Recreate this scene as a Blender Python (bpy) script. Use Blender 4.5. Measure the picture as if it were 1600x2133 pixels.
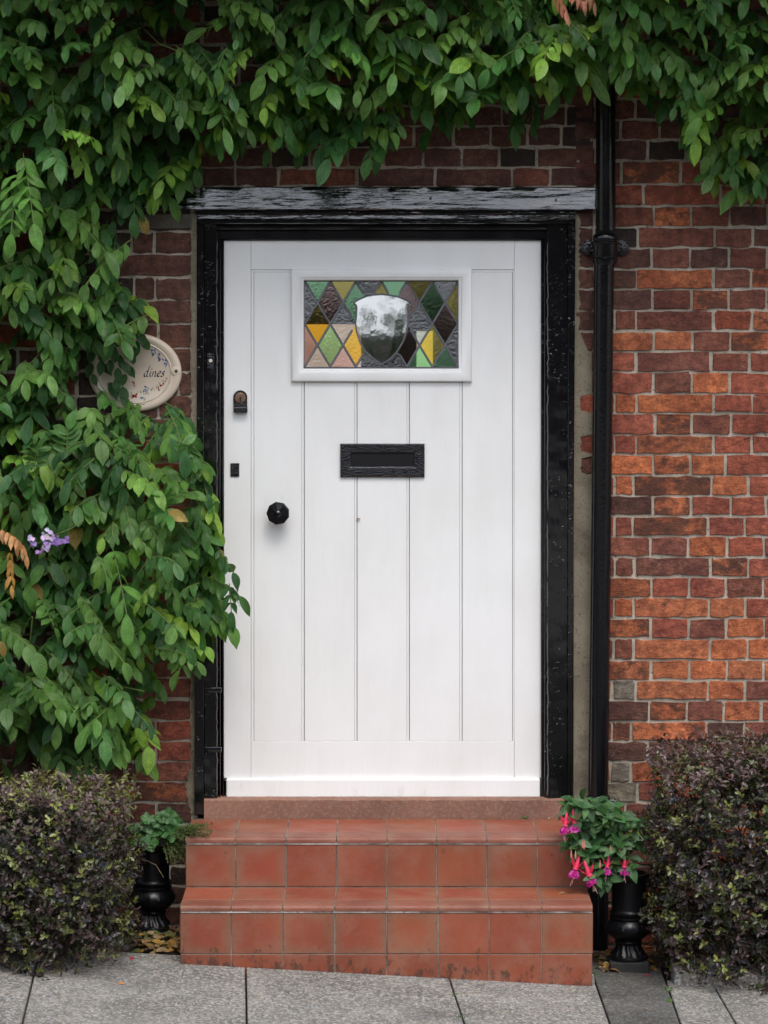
import bpy, bmesh, math, random
import numpy as np
from mathutils import Vector, Matrix
R = math.radians
random.seed(7); rng = np.random.default_rng(11)
S = bpy.context.scene
for o in list(bpy.data.objects): bpy.data.objects.remove(o)

# ------------------------------------------------------------------ camera
F = 7155.0; CAMY = -10.6; TH = math.atan((1066.5-500)/F)
CT, ST = math.cos(TH), math.sin(TH)
def ray(px, py):
    a = (np.asarray(px, float)-800)/F; b = (1066.5-np.asarray(py, float))/F
    return a, CT+b*ST, -ST+b*CT
_a, _y, _z = ray(373, 1994); YB0 = -0.55
zl = _z/_y*(YB0-CAMY); xl = _a/_y*(YB0-CAMY)
_a, _y, _z = ray(1234, 2041); zr = _z/_y*(YB0-CAMY); xr = _a/_y*(YB0-CAMY)
GS = (zr-zl)/(xr-xl)
ZC = -(zl-GS*xl)                       # camera height: ground is z = 0 at x = 0
def P(px, py, Y=0.0):                  # a point of the photograph at depth Y
    a, y, z = ray(px, py); t = (Y-CAMY)/y
    return Vector((float(a*t), float(Y), float(ZC+z*t)))
def PV(px, py, Y):
    a, y, z = ray(px, py); t = (np.asarray(Y)-CAMY)/y
    return np.stack([a*t, np.broadcast_to(Y, t.shape)*1.0, ZC+z*t], -1)
def GZ(x): return GS*x
def PG(px, py, h=0.0):                 # a point on the sloping pavement
    a, y, z = (float(v) for v in ray(px, py))
    t = (h-ZC)/(z-GS*a)
    return Vector((a*t, CAMY+y*t, ZC+z*t))
def YatZ(py, zz):
    a, y, z = ray(800, py); return float(CAMY+y*(zz-ZC)/z)

cd = bpy.data.cameras.new('camera'); cam = bpy.data.objects.new('camera', cd); S.collection.objects.link(cam)
cam.location = (0, CAMY, ZC); cam.rotation_euler = (R(90)-TH, 0, 0)
cd.sensor_fit = 'HORIZONTAL'; cd.sensor_width = 36; cd.lens = F/1600*36; cd.clip_end = 500
cd.dof.use_dof = True; cd.dof.focus_distance = 10.62; cd.dof.aperture_fstop = 6.3
S.camera = cam

# ------------------------------------------------------------------ world, sun, exposure
W = bpy.data.worlds.new('World'); S.world = W; W.use_nodes = True
wn = W.node_tree; bg = wn.nodes['Background']
sky = wn.nodes.new('ShaderNodeTexSky'); sky.sky_type = 'NISHITA'; sky.sun_disc = False
sky.sun_elevation = R(60); sky.sun_rotation = R(180-14); sky.dust_density = 3.0; sky.air_density = 1.0; sky.ozone_density = 1.5
hs = wn.nodes.new('ShaderNodeHueSaturation'); hs.inputs['Saturation'].default_value = .52
wn.links.new(sky.outputs[0], hs.inputs['Color']); wn.links.new(hs.outputs[0], bg.inputs[0])
bg.inputs[1].default_value = .15
sd = bpy.data.lights.new('sun', 'SUN'); sd.energy = .75; sd.angle = R(26); sd.color = (1, .975, .94)
sun = bpy.data.objects.new('sun', sd); S.collection.objects.link(sun)
el, az = R(60), R(14)                  # from behind the camera, a little to the right
dv = Vector((math.sin(az)*math.cos(el), -math.cos(az)*math.cos(el), math.sin(el)))
sun.rotation_euler = dv.to_track_quat('Z', 'Y').to_euler()
S.view_settings.view_transform = 'Standard'; S.view_settings.look = 'None'
S.view_settings.exposure = .86; S.view_settings.gamma = 1
S.cycles.max_bounces = 8; S.cycles.transparent_max_bounces = 24

# ------------------------------------------------------------------ node helpers
class NT:
    def __init__(s, name):
        s.m = bpy.data.materials.new(name); s.m.use_nodes = True
        s.t = s.m.node_tree; s.b = s.t.nodes['Principled BSDF']; s.out = s.t.nodes['Material Output']
        s.co = s.t.nodes.new('ShaderNodeTexCoord').outputs['Object']
    def n(s, typ, **k):
        x = s.t.nodes.new('ShaderNode'+typ)
        for a, v in k.items():
            if a.startswith('_'): s.set(x.inputs[int(a[1:])], v)
            elif a in x.inputs.keys() or a.replace('_', ' ') in x.inputs.keys():
                s.set(x.inputs[a if a in x.inputs.keys() else a.replace('_', ' ')], v)
            else: setattr(x, a, v)
        return x
    def set(s, sock, v):
        if isinstance(v, bpy.types.NodeSocket): s.t.links.new(v, sock)
        elif isinstance(v, (tuple, list)) and len(v) == 3 and sock.type == 'RGBA': sock.default_value = (*v, 1)
        else: sock.default_value = v
    def noise(s, scale, detail=4, stretch=None, rough=.55, vec=None):
        v = vec or s.co
        if stretch:
            mp = s.n('Mapping', Scale=stretch); s.t.links.new(v, mp.inputs[0]); v = mp.outputs[0]
        x = s.n('TexNoise', Scale=scale, Detail=detail, Roughness=rough); s.t.links.new(v, x.inputs['Vector'])
        return x.outputs['Fac']
    def voro(s, scale, feature='F1'):
        x = s.n('TexVoronoi', Scale=scale); x.feature = feature; s.t.links.new(s.co, x.inputs['Vector']); return x
    def rng(s, v, a, b, c=0., d=1., smooth=False):
        x = s.n('MapRange', _0=v, _1=a, _2=b, _3=c, _4=d); x.interpolation_type = 'SMOOTHSTEP' if smooth else 'LINEAR'
        return x.outputs[0]
    def math(s, op, a, b=0.):
        x = s.n('Math', operation=op); s.set(x.inputs[0], a); s.set(x.inputs[1], b); return x.outputs[0]
    def mix(s, f, a, b, mode='MIX'):
        x = s.t.nodes.new('ShaderNodeMix'); x.data_type = 'RGBA'; x.blend_type = mode
        s.set(x.inputs[0], f); s.set(x.inputs[6], a); s.set(x.inputs[7], b); return x.outputs[2]
    def bump(s, h, strength, dist, prev=None):
        x = s.n('Bump', Strength=strength, Distance=dist, Height=h)
        if prev: s.t.links.new(prev, x.inputs['Normal'])
        return x.outputs[0]
    def fin(s, base, rough, normal=None, spec=.5, **k):
        s.set(s.b.inputs['Base Color'], base); s.set(s.b.inputs['Roughness'], rough); s.b.inputs['Specular IOR Level'].default_value = spec
        if normal: s.t.links.new(normal, s.b.inputs['Normal'])
        for a, v in k.items(): s.set(s.b.inputs[a.replace('_', ' ')], v)
        return s.m
def attr(s, name='Col'):
    return s.n('Attribute', attribute_name=name)

def simple(name, c, rough=.5, spec=.5, bs=0, bd=.001, var=.15, vs=20, stretch=None, **k):
    s = NT(name); v = s.noise(vs, 5, stretch)
    col = s.mix(s.rng(v, .3, .7), tuple(x*(1-var) for x in c), tuple(x*(1+var) for x in c))
    return s.fin(col, rough, s.bump(s.noise(bs, 4, stretch), .6, bd) if bs else None, spec, **k)

def m_brick():
    s = NT('brick'); a = attr(s)
    n1 = s.noise(14, 7, (1, 1, 1.7), .72); al = a.outputs['Alpha']
    th = s.math('SUBTRACT', .78, s.math('MULTIPLY', al, .36))
    mask = s.rng(s.math('SUBTRACT', n1, th), -.06, .06, 0, 1, True)
    fine = s.noise(150, 4); med = s.noise(40, 5)
    c = s.mix(1, a.outputs['Color'], s.mix(s.rng(med, .3, .7), (.52, .46, .44), (1.42, 1.45, 1.45)), 'MULTIPLY')
    c = s.mix(1, c, s.mix(s.rng(s.noise(9, 3), .35, .65), (.72, .68, .7), (1.22, 1.3, 1.2)), 'MULTIPLY')
    c = s.mix(1, c, s.mix(s.rng(fine, .3, .7), (.7, .7, .7), (1.3, 1.3, 1.3)), 'MULTIPLY')
    c = s.mix(s.math('MULTIPLY', mask, .8), c, (.055, .026, .019))
    streak = s.rng(s.noise(55, 5, (.5, 1, 2.2), .7), .6, .68)
    c = s.mix(s.math('MULTIPLY', streak, .5), c, (.05, .025, .02))
    sp = s.rng(s.noise(230, 2), .7, .74); sp2 = s.rng(s.noise(9, 2), .5, .65)
    c = s.mix(s.math('MULTIPLY', s.math('MULTIPLY', sp, sp2), .7), c, (.45, .38, .32))
    lime = s.math('MULTIPLY', s.rng(s.noise(75, 6, None, .75), .57, .66), s.rng(s.noise(5, 3), .56, .68))
    c = s.mix(s.math('MULTIPLY', lime, .5), c, (.42, .35, .29))
    sepz = s.n('SeparateXYZ', _0=s.co)
    nb = s.bump(s.noise(38, 6, (.8, 1, 1.3), .72), 1., .007); nb = s.bump(s.noise(260, 3), .5, .0008, nb)
    return s.fin(c, s.rng(med, .3, .7, .62, .85), nb, .3)
def m_mortar(name, c1, c2, grit=True):
    s = NT(name); n = s.noise(9, 5); f = s.noise(320, 3)
    c = s.mix(s.rng(n, .35, .65), c1, c2)
    c = s.mix(s.rng(f, .35, .65), s.mix(1, c, (.82, .82, .82), 'MULTIPLY'), c)
    c = s.mix(s.math('MULTIPLY', s.rng(s.noise(6, 5, None, .7), .5, .64), .6), c, tuple(x*.45 for x in c1))
    pit = s.rng(s.noise(120, 3), .62, .66); c = s.mix(s.math('MULTIPLY', pit, .6), c, (.05, .045, .04))
    nb = s.bump(s.noise(70, 5), .8, .003); nb = s.bump(f, .7, .001, nb)
    return s.fin(c, .9, nb, .2)
def m_black(name, st=(1, 1, 1), sc=90, dist=.0012, rough=.16, coarse=1., sparse=0., coat=0., sscale=45):
    s = NT(name)
    nb = s.bump(s.noise(sc, 3, st, .55), 1., dist)
    nb = s.bump(s.noise(sc*.22, 2, st), .8, dist*coarse, nb)
    if sparse:
        d = s.math('MULTIPLY', s.rng(s.noise(sscale, 2, (.7, 1, 1)), .62, .74), s.rng(s.noise(9, 3), .48, .64)); nb = s.bump(d, 1., sparse, nb)
    chip = s.rng(s.noise(170, 2), .78, .79)
    c = s.mix(s.math('MULTIPLY', chip, .2), (.004, .0042, .0055), (.16, .17, .17))
    s.fin(c, s.rng(s.noise(12, 3), .3, .7, rough*.6, rough), nb, .5+coat*.5)
    if coat: s.b.inputs['Coat Weight'].default_value = coat; s.b.inputs['Coat Roughness'].default_value = .05; s.t.links.new(nb, s.b.inputs['Coat Normal'])
    return s.m
def m_hammer():
    s = NT('hammered_black_iron'); v = s.voro(210); nb = s.bump(v.outputs['Distance'], 1.0, .0016)
    nb = s.bump(s.noise(150, 2), .6, .001, nb)
    return s.fin((.004, .004, .006), .1, nb, .6)
def m_paint():
    s = NT('white_gloss_paint')
    br = s.noise(60, 5, (1, 1, .05)); br2 = s.noise(14, 3, (1, 1, .5))
    nb = s.bump(br, .7, .0010); nb = s.bump(br2, .6, .002, nb); nb = s.bump(s.rng(s.noise(95, 2), .68, .8), .5, .0006, nb)
    dirt = s.rng(s.noise(7, 4, (1, 1, .4)), .4, .75)
    c = s.mix(dirt, (.835, .835, .825), (.77, .765, .745))
    sz = s.n('SeparateXYZ', _0=s.co).outputs[2]
    c = s.mix(s.math('MULTIPLY', s.rng(s.math('ADD', s.noise(26, 6, (1, 1, .35), .75), s.rng(sz, .12, -.02, 0, .12)), .66, .78), .3), c, (.45, .42, .37))
    c = s.mix(s.math('MULTIPLY', s.rng(s.noise(300, 1), .78, .8), .5), c, (.4, .36, .3))
    return s.fin(c, s.rng(br2, .3, .7, .28, .42), nb, .5)
def m_tile():
    s = NT('quarry_tile'); a = attr(s); uv = attr(s, 'luv')
    sx = s.n('SeparateXYZ', _0=uv.outputs['Vector'])
    ex = s.math('ABSOLUTE', sx.outputs[0]); ey = s.math('ABSOLUTE', sx.outputs[1])
    e = s.math('MAXIMUM', ex, ey); n = s.noise(16, 4)
    e2 = s.math('ADD', e, s.math('MULTIPLY', s.math('SUBTRACT', n, .5), .5))
    flash = s.math('MULTIPLY', s.rng(e2, .45, 1.15, 0, 1, True), a.outputs['Alpha'])
    c = s.mix(flash, a.outputs['Color'], (.22, .105, .062))
    c = s.mix(1, c, s.mix(s.rng(s.noise(5, 4), .3, .7), (.82, .8, .8), (1.12, 1.1, 1.08)), 'MULTIPLY')
    c = s.mix(1, c, s.mix(s.rng(s.noise(350, 2), .3, .7), (.86, .86, .86), (1.12, 1.12, 1.12)), 'MULTIPLY')
    c = s.mix(s.math('MULTIPLY', s.rng(s.noise(11, 6, None, .7), .45, .7), .45), c, (.27, .15, .105))
    c = s.mix(s.math('MULTIPLY', s.rng(s.noise(90, 3), .66, .72), .35), c, (.12, .06, .045))
    sepz = s.n('SeparateXYZ', _0=s.co)
    low = s.rng(s.math('ADD', sepz.outputs[2], s.math('MULTIPLY', sepz.outputs[0], -GS)), .075, .0, 0, 1)
    st = s.rng(s.math('ADD', s.noise(35, 5, (1, 1, .6), .7), s.math('MULTIPLY', low, .16)), .62, .7)
    c = s.mix(s.math('MULTIPLY', st, .7), c, (.035, .03, .022))
    nb = s.bump(s.noise(30, 3), .3, .0012); nb = s.bump(s.noise(400, 2), .4, .0003, nb)
    return s.fin(c, s.rng(n, .3, .7, .42, .6), nb, .35)
def m_concrete(name, c, agg=1.0, dark=.5):
    s = NT(name); v = s.voro(170); v2 = s.voro(80)
    c1 = tuple(x*.72 for x in c); c2 = tuple(min(1, x*1.3) for x in c)
    col = s.mix(s.rng(s.noise(3, 5), .35, .65), c1, c2)
    g = s.n('SeparateColor', _0=v.outputs['Color'])
    col = s.mix(s.math('MULTIPLY', s.rng(g.outputs[0], .72, .8), .75*agg), col, (.52, .5, .47))
    col = s.mix(s.math('MULTIPLY', s.rng(g.outputs[1], .7, .78), .6*agg), col, (.07, .065, .06))
    g2 = s.n('SeparateColor', _0=v2.outputs['Color'])
    col = s.mix(s.math('MULTIPLY', s.rng(g2.outputs[2], .8, .86), .5*agg), col, (.4, .34, .28))
    col = s.mix(s.math('MULTIPLY', s.rng(s.noise(1.7, 6, None, .7), .5, .68), dark), col, tuple(x*.35 for x in c))
    col = s.mix(s.rng(s.noise(400, 2), .3, .7), s.mix(1, col, (.75, .75, .75), 'MULTIPLY'), col)
    nb = s.bump(s.noise(160, 3), .7, .0015); nb = s.bump(s.noise(12, 3), .4, .004, nb)
    return s.fin(col, .85, nb, .25)
def m_leaf(name, rough=.42, trans=.3, vein=1.0, spec=.5, edge=.0, tcol=(1.3, 1.6, .45)):
    s = NT(name); a = attr(s); uv = attr(s, 'luv'); sx = s.n('SeparateXYZ', _0=uv.outputs['Vector'])
    u = s.math('ABSOLUTE', sx.outputs[0]); v = sx.outputs[1]
    ph = s.math('MULTIPLY', s.math('SUBTRACT', v, s.math('MULTIPLY', u, .22)), 52)
    w = s.math('SINE', ph); vn = s.rng(w, .55, 1, 0, 1)
    mid = s.rng(u, .0, .1, 1, 0)
    vv = s.math('MAXIMUM', s.math('MULTIPLY', vn, .55), mid)
    base = a.outputs['Color']
    mott = s.noise(45, 4)
    base = s.mix(1, base, s.mix(s.rng(mott, .3, .7), (.72, .74, .7), (1.25, 1.22, 1.2)), 'MULTIPLY')
    c = s.mix(s.math('MULTIPLY', vv, .32*vein), base, s.mix(1, base, (2.2, 1.9, 1.8), 'MULTIPLY'))
    if edge: c = s.mix(s.math('MULTIPLY', s.rng(s.math('ADD', u, s.math('MULTIPLY', s.math('SUBTRACT', s.noise(14, 2), .5), .5)), .82, 1.05), edge), c, (.2, .24, .04))
    bf = s.n('NewGeometry').outputs['Backfacing']
    c = s.mix(s.math('MULTIPLY', bf, .5), c, s.mix(1, c, (1.5, 1.4, 1.6), 'MULTIPLY'))
    nb = s.bump(s.math('MULTIPLY', vv, -1), .5*vein, .0012); nb = s.bump(s.noise(60, 3), .5, .002, nb)
    s.fin(c, rough, nb, spec)
    tl = s.n('BsdfTranslucent', Color=s.mix(1, c, tcol, 'MULTIPLY'), Normal=nb)
    mx = s.n('MixShader', _0=trans); s.t.links.new(s.b.outputs[0], mx.inputs[1]); s.t.links.new(tl.outputs[0], mx.inputs[2])
    s.t.links.new(mx.outputs[0], s.out.inputs[0]); return s.m
def m_glass(name, tint, gl=.12, bumpy=0, refl=None, dens=1.0):
    s = NT(name); tr = s.n('BsdfTransparent', Color=tuple(x*dens for x in tint))
    g = s.n('BsdfGlossy', Color=refl or (1, 1, 1), Roughness=.02 if bumpy < 1 else .06)
    nb = s.bump(s.noise(120 if bumpy else 14, 3), .6, .0016*bumpy if bumpy else .00012)
    s.t.links.new(nb, g.inputs['Normal'])
    mx = s.n('MixShader', _0=gl); s.t.links.new(tr.outputs[0], mx.inputs[1]); s.t.links.new(g.outputs[0], mx.inputs[2])
    s.t.links.new(mx.outputs[0], s.out.inputs[0]); return s.m
def emit(name, c, st):
    s = NT(name); s.b.inputs['Base Color'].default_value = (*c, 1)
    v = s.noise(9, 4); s.set(s.b.inputs['Emission Color'], s.mix(s.rng(v, .35, .65), tuple(x*.7 for x in c), c))
    s.b.inputs['Emission Strength'].default_value = st; return s.m

MB = m_brick(); MMO = m_mortar('lime_mortar', (.37, .315, .24), (.58, .51, .42))
MREN = m_mortar('cement_render', (.20, .17, .12), (.27, .235, .17))
MBEAM = m_black('black_gloss_beam', (.14, 1, 1.0), 120, .0015, .08, 6.5, 0, .9)
MJAMB = m_black('black_gloss_jamb', (1, 1, .12), 110, .0005, .14, 1.2, .004, .3, 120)
MIRON = m_black('black_gloss_iron', (1, 1, 1), 120, .0004, .2, 1.2)
MPOT = m_black('black_pot_paint', (1, 1, 1), 90, .0006, .42, 1.5); MPOT.node_tree.nodes['Principled BSDF'].inputs['Specular IOR Level'].default_value = .3
MHAM = m_hammer(); MWH = m_paint(); MTILE = m_tile()
MGROUT = m_mortar('tile_grout', (.32, .29, .25), (.12, .10, .085)); MGROUTW = m_mortar('pale_grout', (.16, .13, .11), (.72, .69, .65))
MTHR = m_concrete('red_concrete', (.29, .15, .105), .15, .3)
MSLAB = m_concrete('paving_slab', (.205, .198, .18), 1.0, .65); MDRAIN = m_concrete('dark_smooth_concrete', (.085, .083, .076), .25, .6)
MSTRIP = m_concrete('mortar_fillet', (.2, .185, .155), .7, .6)
MSOIL = m_mortar('dark_soil', (.02, .017, .012), (.045, .038, .028))
MLEAF = m_leaf('wisteria_leaf', .42, .34, 1.8, .36, .4)
MHLEAF = m_leaf('hedge_leaf', .34, .18, .3, .55, 0, (1.3, 1.3, .7))
MFLEAF = m_leaf('fuchsia_leaf', .42, .25, .8, .5)
MPETAL = m_leaf('petal', .5, .4, .2, .3, 0, (1.1, .9, 1.1))
MDRY = m_leaf('dry_leaf', .7, .2, .6, .2, 0, (1.2, .9, .6))
MBARK = simple('bark', (.075, .055, .04), .85, .2, 60, .004, .4, 30, (1, 1, .3))
MSTEM = simple('green_stem', (.10, .14, .035), .6, .3, 0, 0, .2)
MBRASS = simple('aged_brass', (.22, .13, .09), .45, .5, 200, .0004, .3, 60, Metallic=.6)
MLEAD = simple('lead_came', (.15, .15, .165), .42, .5, 90, .0006, .2, 50, Metallic=.3)
MCER = simple('cream_glazed_ceramic', (.60, .50, .40), .16, .5, 25, .0008, .06, 6)
MDARK = simple('dark_void', (.012, .011, .012), .8, .2)

# ------------------------------------------------------------------ object helpers
def link(o): S.collection.objects.link(o); return o
def tag(o, label=None, cat=None, group=None, kind=None):
    if label: o['label'] = label
    if cat: o['category'] = cat
    if group: o['group'] = group
    if kind: o['kind'] = kind
    return o
def thing(name, loc, label, cat, group=None):
    o = bpy.data.objects.new(name, None); o.location = loc; o.empty_display_size = .1; link(o)
    return tag(o, label, cat, group)
def wloc(p):
    v = Vector((0, 0, 0))
    while p: v += p.location; p = p.parent
    return v
def add(name, me, parent=None, mats=None, smooth=False):
    o = bpy.data.objects.new(name, me)
    if mats:
        for m in (mats if isinstance(mats, (list, tuple)) else [mats]): me.materials.append(m)
    if smooth: me.polygons.foreach_set('use_smooth', [True]*len(me.polygons))
    if parent:
        me.transform(Matrix.Translation(-wloc(parent))); o.parent = parent
    return link(o)
def fromraw(name, V, Fc, parent, mats, smooth=False, col=None, luv=None, mi=None):
    me = bpy.data.meshes.new(name); V = np.asarray(V, float); me.from_pydata(V.tolist(), [], [tuple(f) for f in Fc] if not isinstance(Fc, np.ndarray) else Fc.tolist())
    if col is not None:
        a = me.attributes.new('Col', 'FLOAT_COLOR', 'POINT'); c = np.asarray(col, np.float32)
        if c.shape[1] == 3: c = np.hstack([c, np.ones((len(c), 1), np.float32)])
        a.data.foreach_set('color', c.ravel())
    if luv is not None:
        a = me.attributes.new('luv', 'FLOAT_VECTOR', 'POINT'); a.data.foreach_set('vector', np.asarray(luv, np.float32).ravel())
    if mi is not None: me.polygons.foreach_set('material_index', np.asarray(mi, np.int32))
    return add(name, me, parent, mats, smooth)
class MBd:                                       # collects shapes into one mesh
    def __init__(s): s.bm = bmesh.new()
    def hexa(s, c8, bev=0, seg=1):               # 4 front corners (counter-clockwise), 4 back corners
        b = bmesh.new(); v = [b.verts.new(c) for c in c8]
        for f in ((0, 1, 2, 3), (7, 6, 5, 4), (0, 4, 5, 1), (1, 5, 6, 2), (2, 6, 7, 3), (3, 7, 4, 0)): b.faces.new([v[i] for i in f])
        if bev: bmesh.ops.bevel(b, geom=b.edges[:], offset=bev, segments=seg, profile=.5, affect='EDGES', clamp_overlap=True)
        s.merge(b)
    def merge(s, b):
        bmesh.ops.recalc_face_normals(b, faces=b.faces[:])
        me = bpy.data.meshes.new('t'); b.to_mesh(me); b.free(); s.bm.from_mesh(me); bpy.data.meshes.remove(me)
    def pr(s, x0, y0, x1, y1, Yf, Yb, bev=0, seg=1, x0b=None, x1b=None):   # photo rectangle at Yf, extruded back to Yb
        c = [P(x0 if x0b is None else x0b, y1, Yf), P(x1 if x1b is None else x1b, y1, Yf), P(x1, y0, Yf), P(x0, y0, Yf)]
        s.hexa(c+[Vector((q.x, Yb, q.z)) for q in c], bev, seg)
    def box(s, x0, x1, y0, y1, z0, z1, bev=0, seg=1):
        c = [Vector((x0, y0, z0)), Vector((x1, y0, z0)), Vector((x1, y0, z1)), Vector((x0, y0, z1))]
        s.hexa(c+[Vector((q.x, y1, q.z)) for q in c], bev, seg)
    def tube(s, pts, rad, n=8, caps=True):
        pts = [Vector(p) for p in pts]; rad = rad if isinstance(rad, (list, tuple)) else [rad]*len(pts)
        b = bmesh.new(); rings = []; up = Vector((.13, .31, .94)).normalized()
        for i, p in enumerate(pts):
            d = (pts[min(i+1, len(pts)-1)]-pts[max(i-1, 0)]).normalized()
            u = d.cross(up); u = (u if u.length > .05 else d.cross(Vector((1, 0, 0)))).normalized(); w = d.cross(u)
            rings.append([b.verts.new(p+(u*math.cos(t)+w*math.sin(t))*rad[i]) for t in [2*math.pi*k/n for k in range(n)]])
        for a, c in zip(rings, rings[1:]):
            for k in range(n): b.faces.new((a[k], a[(k+1) % n], c[(k+1) % n], c[k]))
        if caps: b.faces.new(rings[0][::-1]); b.faces.new(rings[-1])
        s.merge(b)
    def lathe(s, prof, c, axis='Z', n=40, mod=None, sx=1, sz=1):
        b = bmesh.new(); rings = []
        for j, (r, h) in enumerate(prof):
            ring = []
            for k in range(n):
                t = 2*math.pi*(k+.5)/n; rr = r*(1 if mod is None else mod(j, t))
                if axis == 'Z': q = Vector((rr*math.cos(t), rr*math.sin(t), h))
                else: q = Vector((rr*math.cos(t)*sx, h, rr*math.sin(t)*sz))
                ring.append(b.verts.new(Vector(c)+q))
            rings.append(ring)
        for a, d in zip(rings, rings[1:]):
            for k in range(n): b.faces.new((a[k], a[(k+1) % n], d[(k+1) % n], d[k]))
        b.faces.new(rings[0][::-1]); b.faces.new(rings[-1])
        s.merge(b)
    def build(s, name, mats, parent=None, smooth=False):
        me = bpy.data.meshes.new(name); s.bm.to_mesh(me); s.bm.free()
        o = add(name, me, parent, mats, smooth)
        if smooth: me.set_sharp_from_angle(angle=R(40))
        return o

# ------------------------------------------------------------------ ground, paving, road
def quadsheet(name, pts, mat, label=None, kind='structure', thick=0):
    b = MBd()
    bb = bmesh.new(); v = [bb.verts.new(p) for p in pts]; f = bb.faces.new(v)
    if thick:
        r = bmesh.ops.extrude_face_region(bb, geom=[f]); bmesh.ops.translate(bb, vec=(0, 0, -thick), verts=[e for e in r['geom'] if isinstance(e, bmesh.types.BMVert)])
        bmesh.ops.recalc_face_normals(bb, faces=bb.faces[:])
    b.merge(bb); return tag(b.build(name, mat), label, None, None, kind)
G = lambda x, y, h=0.: Vector((x, y, GZ(x)+h))
quadsheet('ground', [G(-150, -150, -.03), G(150, -150, -.03), G(150, 150, -.03), G(-150, 150, -.03)], MSOIL)
# slabs cut along the joints read off the photograph
def jl(p0, p1, y):                                # x of a joint line at depth y, through two pavement pixels
    a, b = PG(*p0), PG(*p1); t = (y-a.y)/(b.y-a.y); return a.x+(b.x-a.x)*t
J = [((68, 2040), (46, 2133)), ((512, 2020), (514, 2133)), ((937, 2040), (968, 2133)), ((1240, 2045), (1271, 2133)), ((1388, 2045), (1418, 2133)), ((1494, 2065), (1534, 2133))]
YS = PG(800, 2021).y; YBK = -.06
slabs = MBd()
def slab(b, j0, j1, y0, y1, gap=.0028, th=.028, x0=None, x1=None):
    def xx(j, y, x): return x if x is not None else jl(*J[j], y)
    c = [(xx(j0, y0, x0)+gap, y0), (xx(j1, y0, x1)-gap, y0), (xx(j1, y1, x1)-gap, y1), (xx(j0, y1, x0)+gap, y1)]
    top = [G(x, y) for x, y in c]; bot = [G(x, y, -th) for x, y in c]
    b.hexa([top[0], top[1], top[2], top[3], bot[0], bot[1], bot[2], bot[3]], .0022)
yL = PG(60, 2077).y; yf = -1.95
slab(slabs, 0, 0, yL+.004, YBK-.2, x0=-1.9); slab(slabs, 0, 0, yf, yL-.004, x0=-1.75)
slab(slabs, 0, 1, yf, -.52); slab(slabs, 1, 2, yf, YS); slab(slabs, 2, 3, yf, YS)
slab(slabs, 4, 5, yf, -.5, x1=None); slab(slabs, 5, 5, yf, -.5, x1=2.1)
for k in range(6):
    slab(slabs, 0, 0, yf, -.3, x0=-2.55-.8*k+.01, x1=-1.755-.8*k-(0 if k else .15)); slab(slabs, 0, 0, yf, -.3, x0=2.105+.8*k, x1=2.9+.8*k)
for k in range(-7, 8): slab(slabs, 0, 0, -2.75, yf-.006, x0=.9*k+.3, x1=.9*k+1.195)
tag(slabs.build('pavement', MSLAB), None, None, None, 'structure')
dr = MBd(); slab(dr, 3, 4, yf, -.12, .003, .028); tag(dr.build('drain_channel', MDRAIN), None, None, None, 'structure')
st = MBd()                                         # uneven mortar fillet along the foot of the steps
b = bmesh.new(); n = 40; xa, xb = jl(*J[1], YS), jl(*J[3], YS); r0 = []; r1 = []
for i in range(n+1):
    x = xa+(xb-xa)*i/n; r0.append(b.verts.new(G(x, YS+.004, -.003))); r1.append(b.verts.new(G(x, -.5, .010+.004*math.sin(i*1.7)+random.uniform(-.003, .003))))
for i in range(n): b.faces.new((r0[i], r0[i+1], r1[i+1], r1[i]))
st.merge(b); tag(st.build('mortar_strip', MSTRIP, None, True), None, None, None, 'structure')
quadsheet('road', [G(-60, -8, -.1), G(60, -8, -.1), G(60, -2.9, -.1), G(-60, -2.9, -.1)], simple('asphalt', (.05, .05, .052), .85, .3, 200, .003), thick=.02)
kb = MBd()
for k in range(-20, 20):
    for yk in (-2.9, -8.15): kb.hexa([G(k*.9+.005, yk, -.12), G(k*.9+.895, yk, -.12), G(k*.9+.895, yk, 0), G(k*.9+.005, yk, 0), G(k*.9+.005, yk+.14, -.12), G(k*.9+.895, yk+.14, -.12), G(k*.9+.895, yk+.14, 0), G(k*.9+.005, yk+.14, 0)], .008)
tag(kb.build('kerb', MSLAB), None, None, None, 'structure')
quadsheet('far_pavement', [G(-60, -30, 0), G(60, -30, 0), G(60, -8.16, 0), G(-60, -8.16, 0)], MSLAB, thick=.02)

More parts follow.
